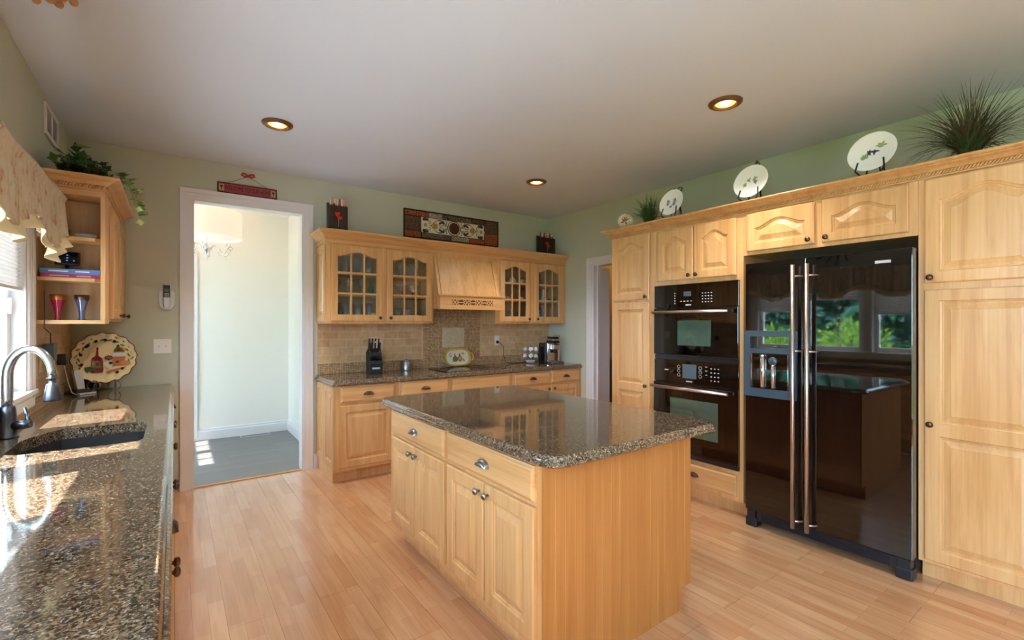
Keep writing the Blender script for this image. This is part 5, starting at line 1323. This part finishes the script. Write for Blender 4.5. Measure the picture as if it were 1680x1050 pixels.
def grass_plant(label, x, y, n_, h, spread, seed, cols):
    t = thing('grass_plant', label, 'plant', (x, y, ZT), 0); r = random.Random(seed)
    MB('pot').lathe([(.04, .0005), (.05, .026), (.052, .028), (.046, .028), (.042, .022), (.001, .021)], (0, 0, 0), 18).build('pot', t)
    b = MB(*cols)
    for k in range(n_):
        b.i = r.randrange(len(cols)); a = r.uniform(0, 2*PI); L_ = h*r.uniform(.55, 1.15); lean = r.random()**.7*1.35
        d = Vector((math.cos(a), math.sin(a), 0)); s_ = Vector((-d.y, d.x, 0)); p = Vector((r.uniform(-.03, .03), r.uniform(-.03, .03), .022)); w = r.uniform(.0022, .0042)
        th = lean*.55; rows = []
        for j in range(7):
            rows.append([tuple(p-s_*w*(1-(j/6)**2*.95)), tuple(p+s_*w*(1-(j/6)**2*.95))]); p = p+(d*math.sin(th)+Vector((0, 0, math.cos(th))))*(L_/6); th += lean*spread/6*r.uniform(.6, 1.4)
            if p.z < .004: p.z = .004
            lim = 3.955-x
            if p.x > lim: p.x = lim
        b.sheet(rows, True)
    b.build('blades', t, recalc=False)
grass_plant('large dark ornamental grass plant on the pantry top at far right', 3.37, .575, 520, .36, 1.25, 3, ['grass_green', 'grass_brown', 'grass_green', 'grass_brown'])
grass_plant('small green grass plant on the far end of the right cabinets', 3.33, 2.58, 320,   .24, 1.1, 5, ['grass_green', 'grass_green', 'leaf_dark'])
t = thing('wicker_plaque', 'round pale woven plaque with brown motif behind the small grass plant', 'plaque', (3.275, 2.80, ZT+.073), -62)
paint('wicker', (206, 188, 158), 0.8, 60, .08)
MB('wicker').lathe([(.001, -.006), (.064, -.006), (.07, 0), (.064, .006), (.001, .006)], (0, 0, 0), 30, 'y').build('disc', t)
decal(t, 'painted_motif', [('copper', 'leaf', .0, .0, .042, a) for a in (.5, 1.2, 1.8, 2.5, 3.4, 5.2)]+[('pink_wax', 'dot', .02, -.045, .012), ('pink_wax', 'dot', -.02, -.045, .011)], -.0065)
# ivy on the corner cabinet
t = thing('ivy_plant', 'trailing green ivy on top of the corner shelf cabinet', 'plant', (-.45, 3.86, ZT), 0)
MB('pot').lathe([(.04, .0005), (.05, .05), (.046, .05), (.04, .045), (.001, .045)], (0, 0, 0), 16).build('pot', t)
r = random.Random(21); b = MB('leaf_green', 'leaf_dark', 'leaf_dark', 'leaf_green', 'leaf_pale'); st = MB('stem')
LEAF = [(0, 0), (.25, .22), (.5, .55), (.62, .25), (1.0, 0), (.62, -.25), (.5, -.55), (.25, -.22)]
def leaf(p, d, up, s_, mi):
    d = d.normalized(); sd = d.cross(up).normalized(); n2 = sd.cross(d); b.i = mi
    c_ = b.V(tuple(p+d*s_*.45+n2*s_*.06)); vs_ = [b.V(tuple(p+d*u*s_+sd*w*s_+n2*(-.12*abs(w))*s_)) for u, w in LEAF]
    for k in range(len(vs_)): b.face([c_, vs_[k], vs_[(k+1) % len(vs_)]], True)
vines = []
for k in range(26):
    a = r.uniform(0, 2*PI); L_ = r.uniform(.10, .28); p = Vector((0, 0, .045)); pts = []
    d = Vector((math.cos(a)*.55, math.sin(a), 0)); 
    for j in range(9):
        u = j/8; q = Vector((d.x*L_*u*.9, d.y*L_*u*1.1, .045+.09*math.sin(PI*u*.8)*r.uniform(.6, 1.2)-.03*u)); q.x = max(-.145, min(.12, q.x)); q.z = max(.012, q.z); q.y = max(-.24, min(.5, q.y)); pts.append(q)
    vines.append(pts)
for (dx, dy, dz) in ((.26, -.16, -.16), (.235, -.10, -.07), (.25, .05, -.10), (.235, .22, -.02)):   # tendrils hanging over the crown edge
    pts = [Vector((0, 0, .05)), Vector((.08, dy*.5, .09)), Vector((.16, dy*.8, .075)), Vector((.215, dy, .04)), Vector((dx-.005, dy*1.05, -.02)), Vector((dx+.005, dy*1.1, dz)), Vector((dx+.012, dy*1.15, dz-.04))]
    vines.append(pts)
vines.append([Vector((0, 0, .05)), Vector((-.03, -.1, .10)), Vector((-.02, -.12, .16)), Vector((.0, -.13, .195))])
for pts in vines:
    st.tube([tuple(p) for p in pts], .0018, 5)
    for i, p in enumerate(pts[1:]):
        for q in range(2):
            d = Vector((r.uniform(-1, 1), r.uniform(-1, 1), r.uniform(-.5, .8)))
            if p.z < .03 and p.x < .2: d.z = abs(d.z)
            if p.x > .15: d.x = abs(d.x)
            if p.x < -.09: d.x = abs(d.x)
            leaf(p, d, Vector((r.uniform(-.4, .4), r.uniform(-.4, .4), 1)), r.uniform(.042, .072), r.choice([0, 1, 2, 3]) if p.x < .19 else r.choice([0, 3, 4, 4]))
for k in range(9): leaf(vines[-1][-1], Vector((math.cos(k*.7), math.sin(k*.7), .35)), Vector((.1, .05, 1)), .038, 4)
for k in range(60):
    p = Vector((r.uniform(-.12, .12), r.uniform(-.2, .42), r.uniform(.03, .12)*1.0)); leaf(p, Vector((r.uniform(-.6, 1), r.uniform(-1, 1), r.uniform(0, .8))), Vector((r.uniform(-.5, .5), r.uniform(-.5, .5), 1)), r.uniform(.04, .065), r.choice([0, 1, 2, 2]))
b.build('leaves', t, recalc=False); st.build('vines', t)

# hall cabinet past the right doorway
t = thing('hall_cabinet', 'dark wood cabinet in the hall seen through the right doorway', 'cabinet', (4.95, 4.0, 0), 0)
MB('cherry').box(-.3, -.5, 0.05, .34, .5, .86).build('carcass', t); MB('granite').box(-.33, -.53, .8605, .345, .53, .90).build('top', t)

# ------------------------------------------------------------------ garden outside the sink window
def tree(name, label, cat, x, y, h, rad, mats, kind, seed, n_=2600):
    t = thing(name, label, cat, (x, y, -.5), 0, 'trees and shrubs in the garden'); r = random.Random(seed)
    MB('bark').tube([(0, 0, 0), (.03, 0, h*.4), (0, .02, h*.85)], [.05*h*.5, .03*h*.5, .01], 8).build('trunk', t)
    b = MB(*mats)
    for k in range(n_):
        b.i = r.randrange(len(mats)); u = r.random()
        if kind == 'cone':
            u = 1-math.sqrt(r.random()); z = h*(.06+.94*u); layer = .72+.28*math.sin(u*46); rr = rad*(1-u)**.85*layer*(r.random()**.4); a = r.uniform(0, 2*PI); c_ = Vector((rr*math.cos(a), rr*math.sin(a), z-.12*rr)); s_ = r.uniform(.16, .32)*h/6
            d = Vector((math.cos(a), math.sin(a), -.35+r.uniform(-.3, .3)))
        else:
            a = r.uniform(0, 2*PI); cz = r.uniform(-.6, 1); q = r.random()**.3; s2 = math.sqrt(max(0, 1-cz*cz)); lump = 1+.16*math.sin(5*a)*math.cos(4*cz)
            c_ = Vector((rad*q*lump*s2*math.cos(a), rad*q*lump*s2*math.sin(a), h*.5+h*.5*q*cz*lump)); s_ = r.uniform(.05, .12); d = Vector((math.cos(a)*s2, math.sin(a)*s2, cz+r.uniform(-.5, .5)))
        d.normalize(); sd = d.cross(Vector((r.uniform(-1, 1), r.uniform(-1, 1), r.uniform(-1, 1)))); sd = sd.normalized() if sd.length > .01 else d.orthogonal()
        b.face([b.V(tuple(c_-sd*s_*.3)), b.V(tuple(c_+d*s_)), b.V(tuple(c_+sd*s_*.3)), b.V(tuple(c_-d*s_*.3))])
    b.build('foliage', t, recalc=False)
cf = ['conifer', 'conifer', 'conifer_blue']
for i, (x, y, h, rd) in enumerate(((-7.9, 3.7, 6.4, 1.42), (-7.9, 6.6, 6.8, 1.42), (-11.8, 6.3, 8.6, 1.75))):
    tree('conifer', ['blue-green conifer behind the lime shrubs, in the near half of the window reflection', 'blue-green conifer outside the window half nearest the shelf cabinet', 'tallest conifer, at the back between the two nearer conifers'][i], 'tree', x, y, h, rd, cf if i % 2 else ['conifer', 'conifer_blue', 'conifer'], 'cone', 40+i, 5200)
sh = ['shrub_lime', 'shrub_lime', 'leaf_green']
for i, (x, y, h, rd) in enumerate(((-5.2, 3.75, 1.9, .74), (-5.3, 5.4, 1.8, .74), (-5.2, 2.15, 1.75, .72))):
    tree('shrub', ['bright lime shrub in front of the conifer outside the middle window', 'bright lime shrub outside the window half nearest the shelf cabinet', 'yellow-green shrub outside the near sink window'][i], 'shrub', x, y, h, rd, sh, 'ball', 60+i, 2600)
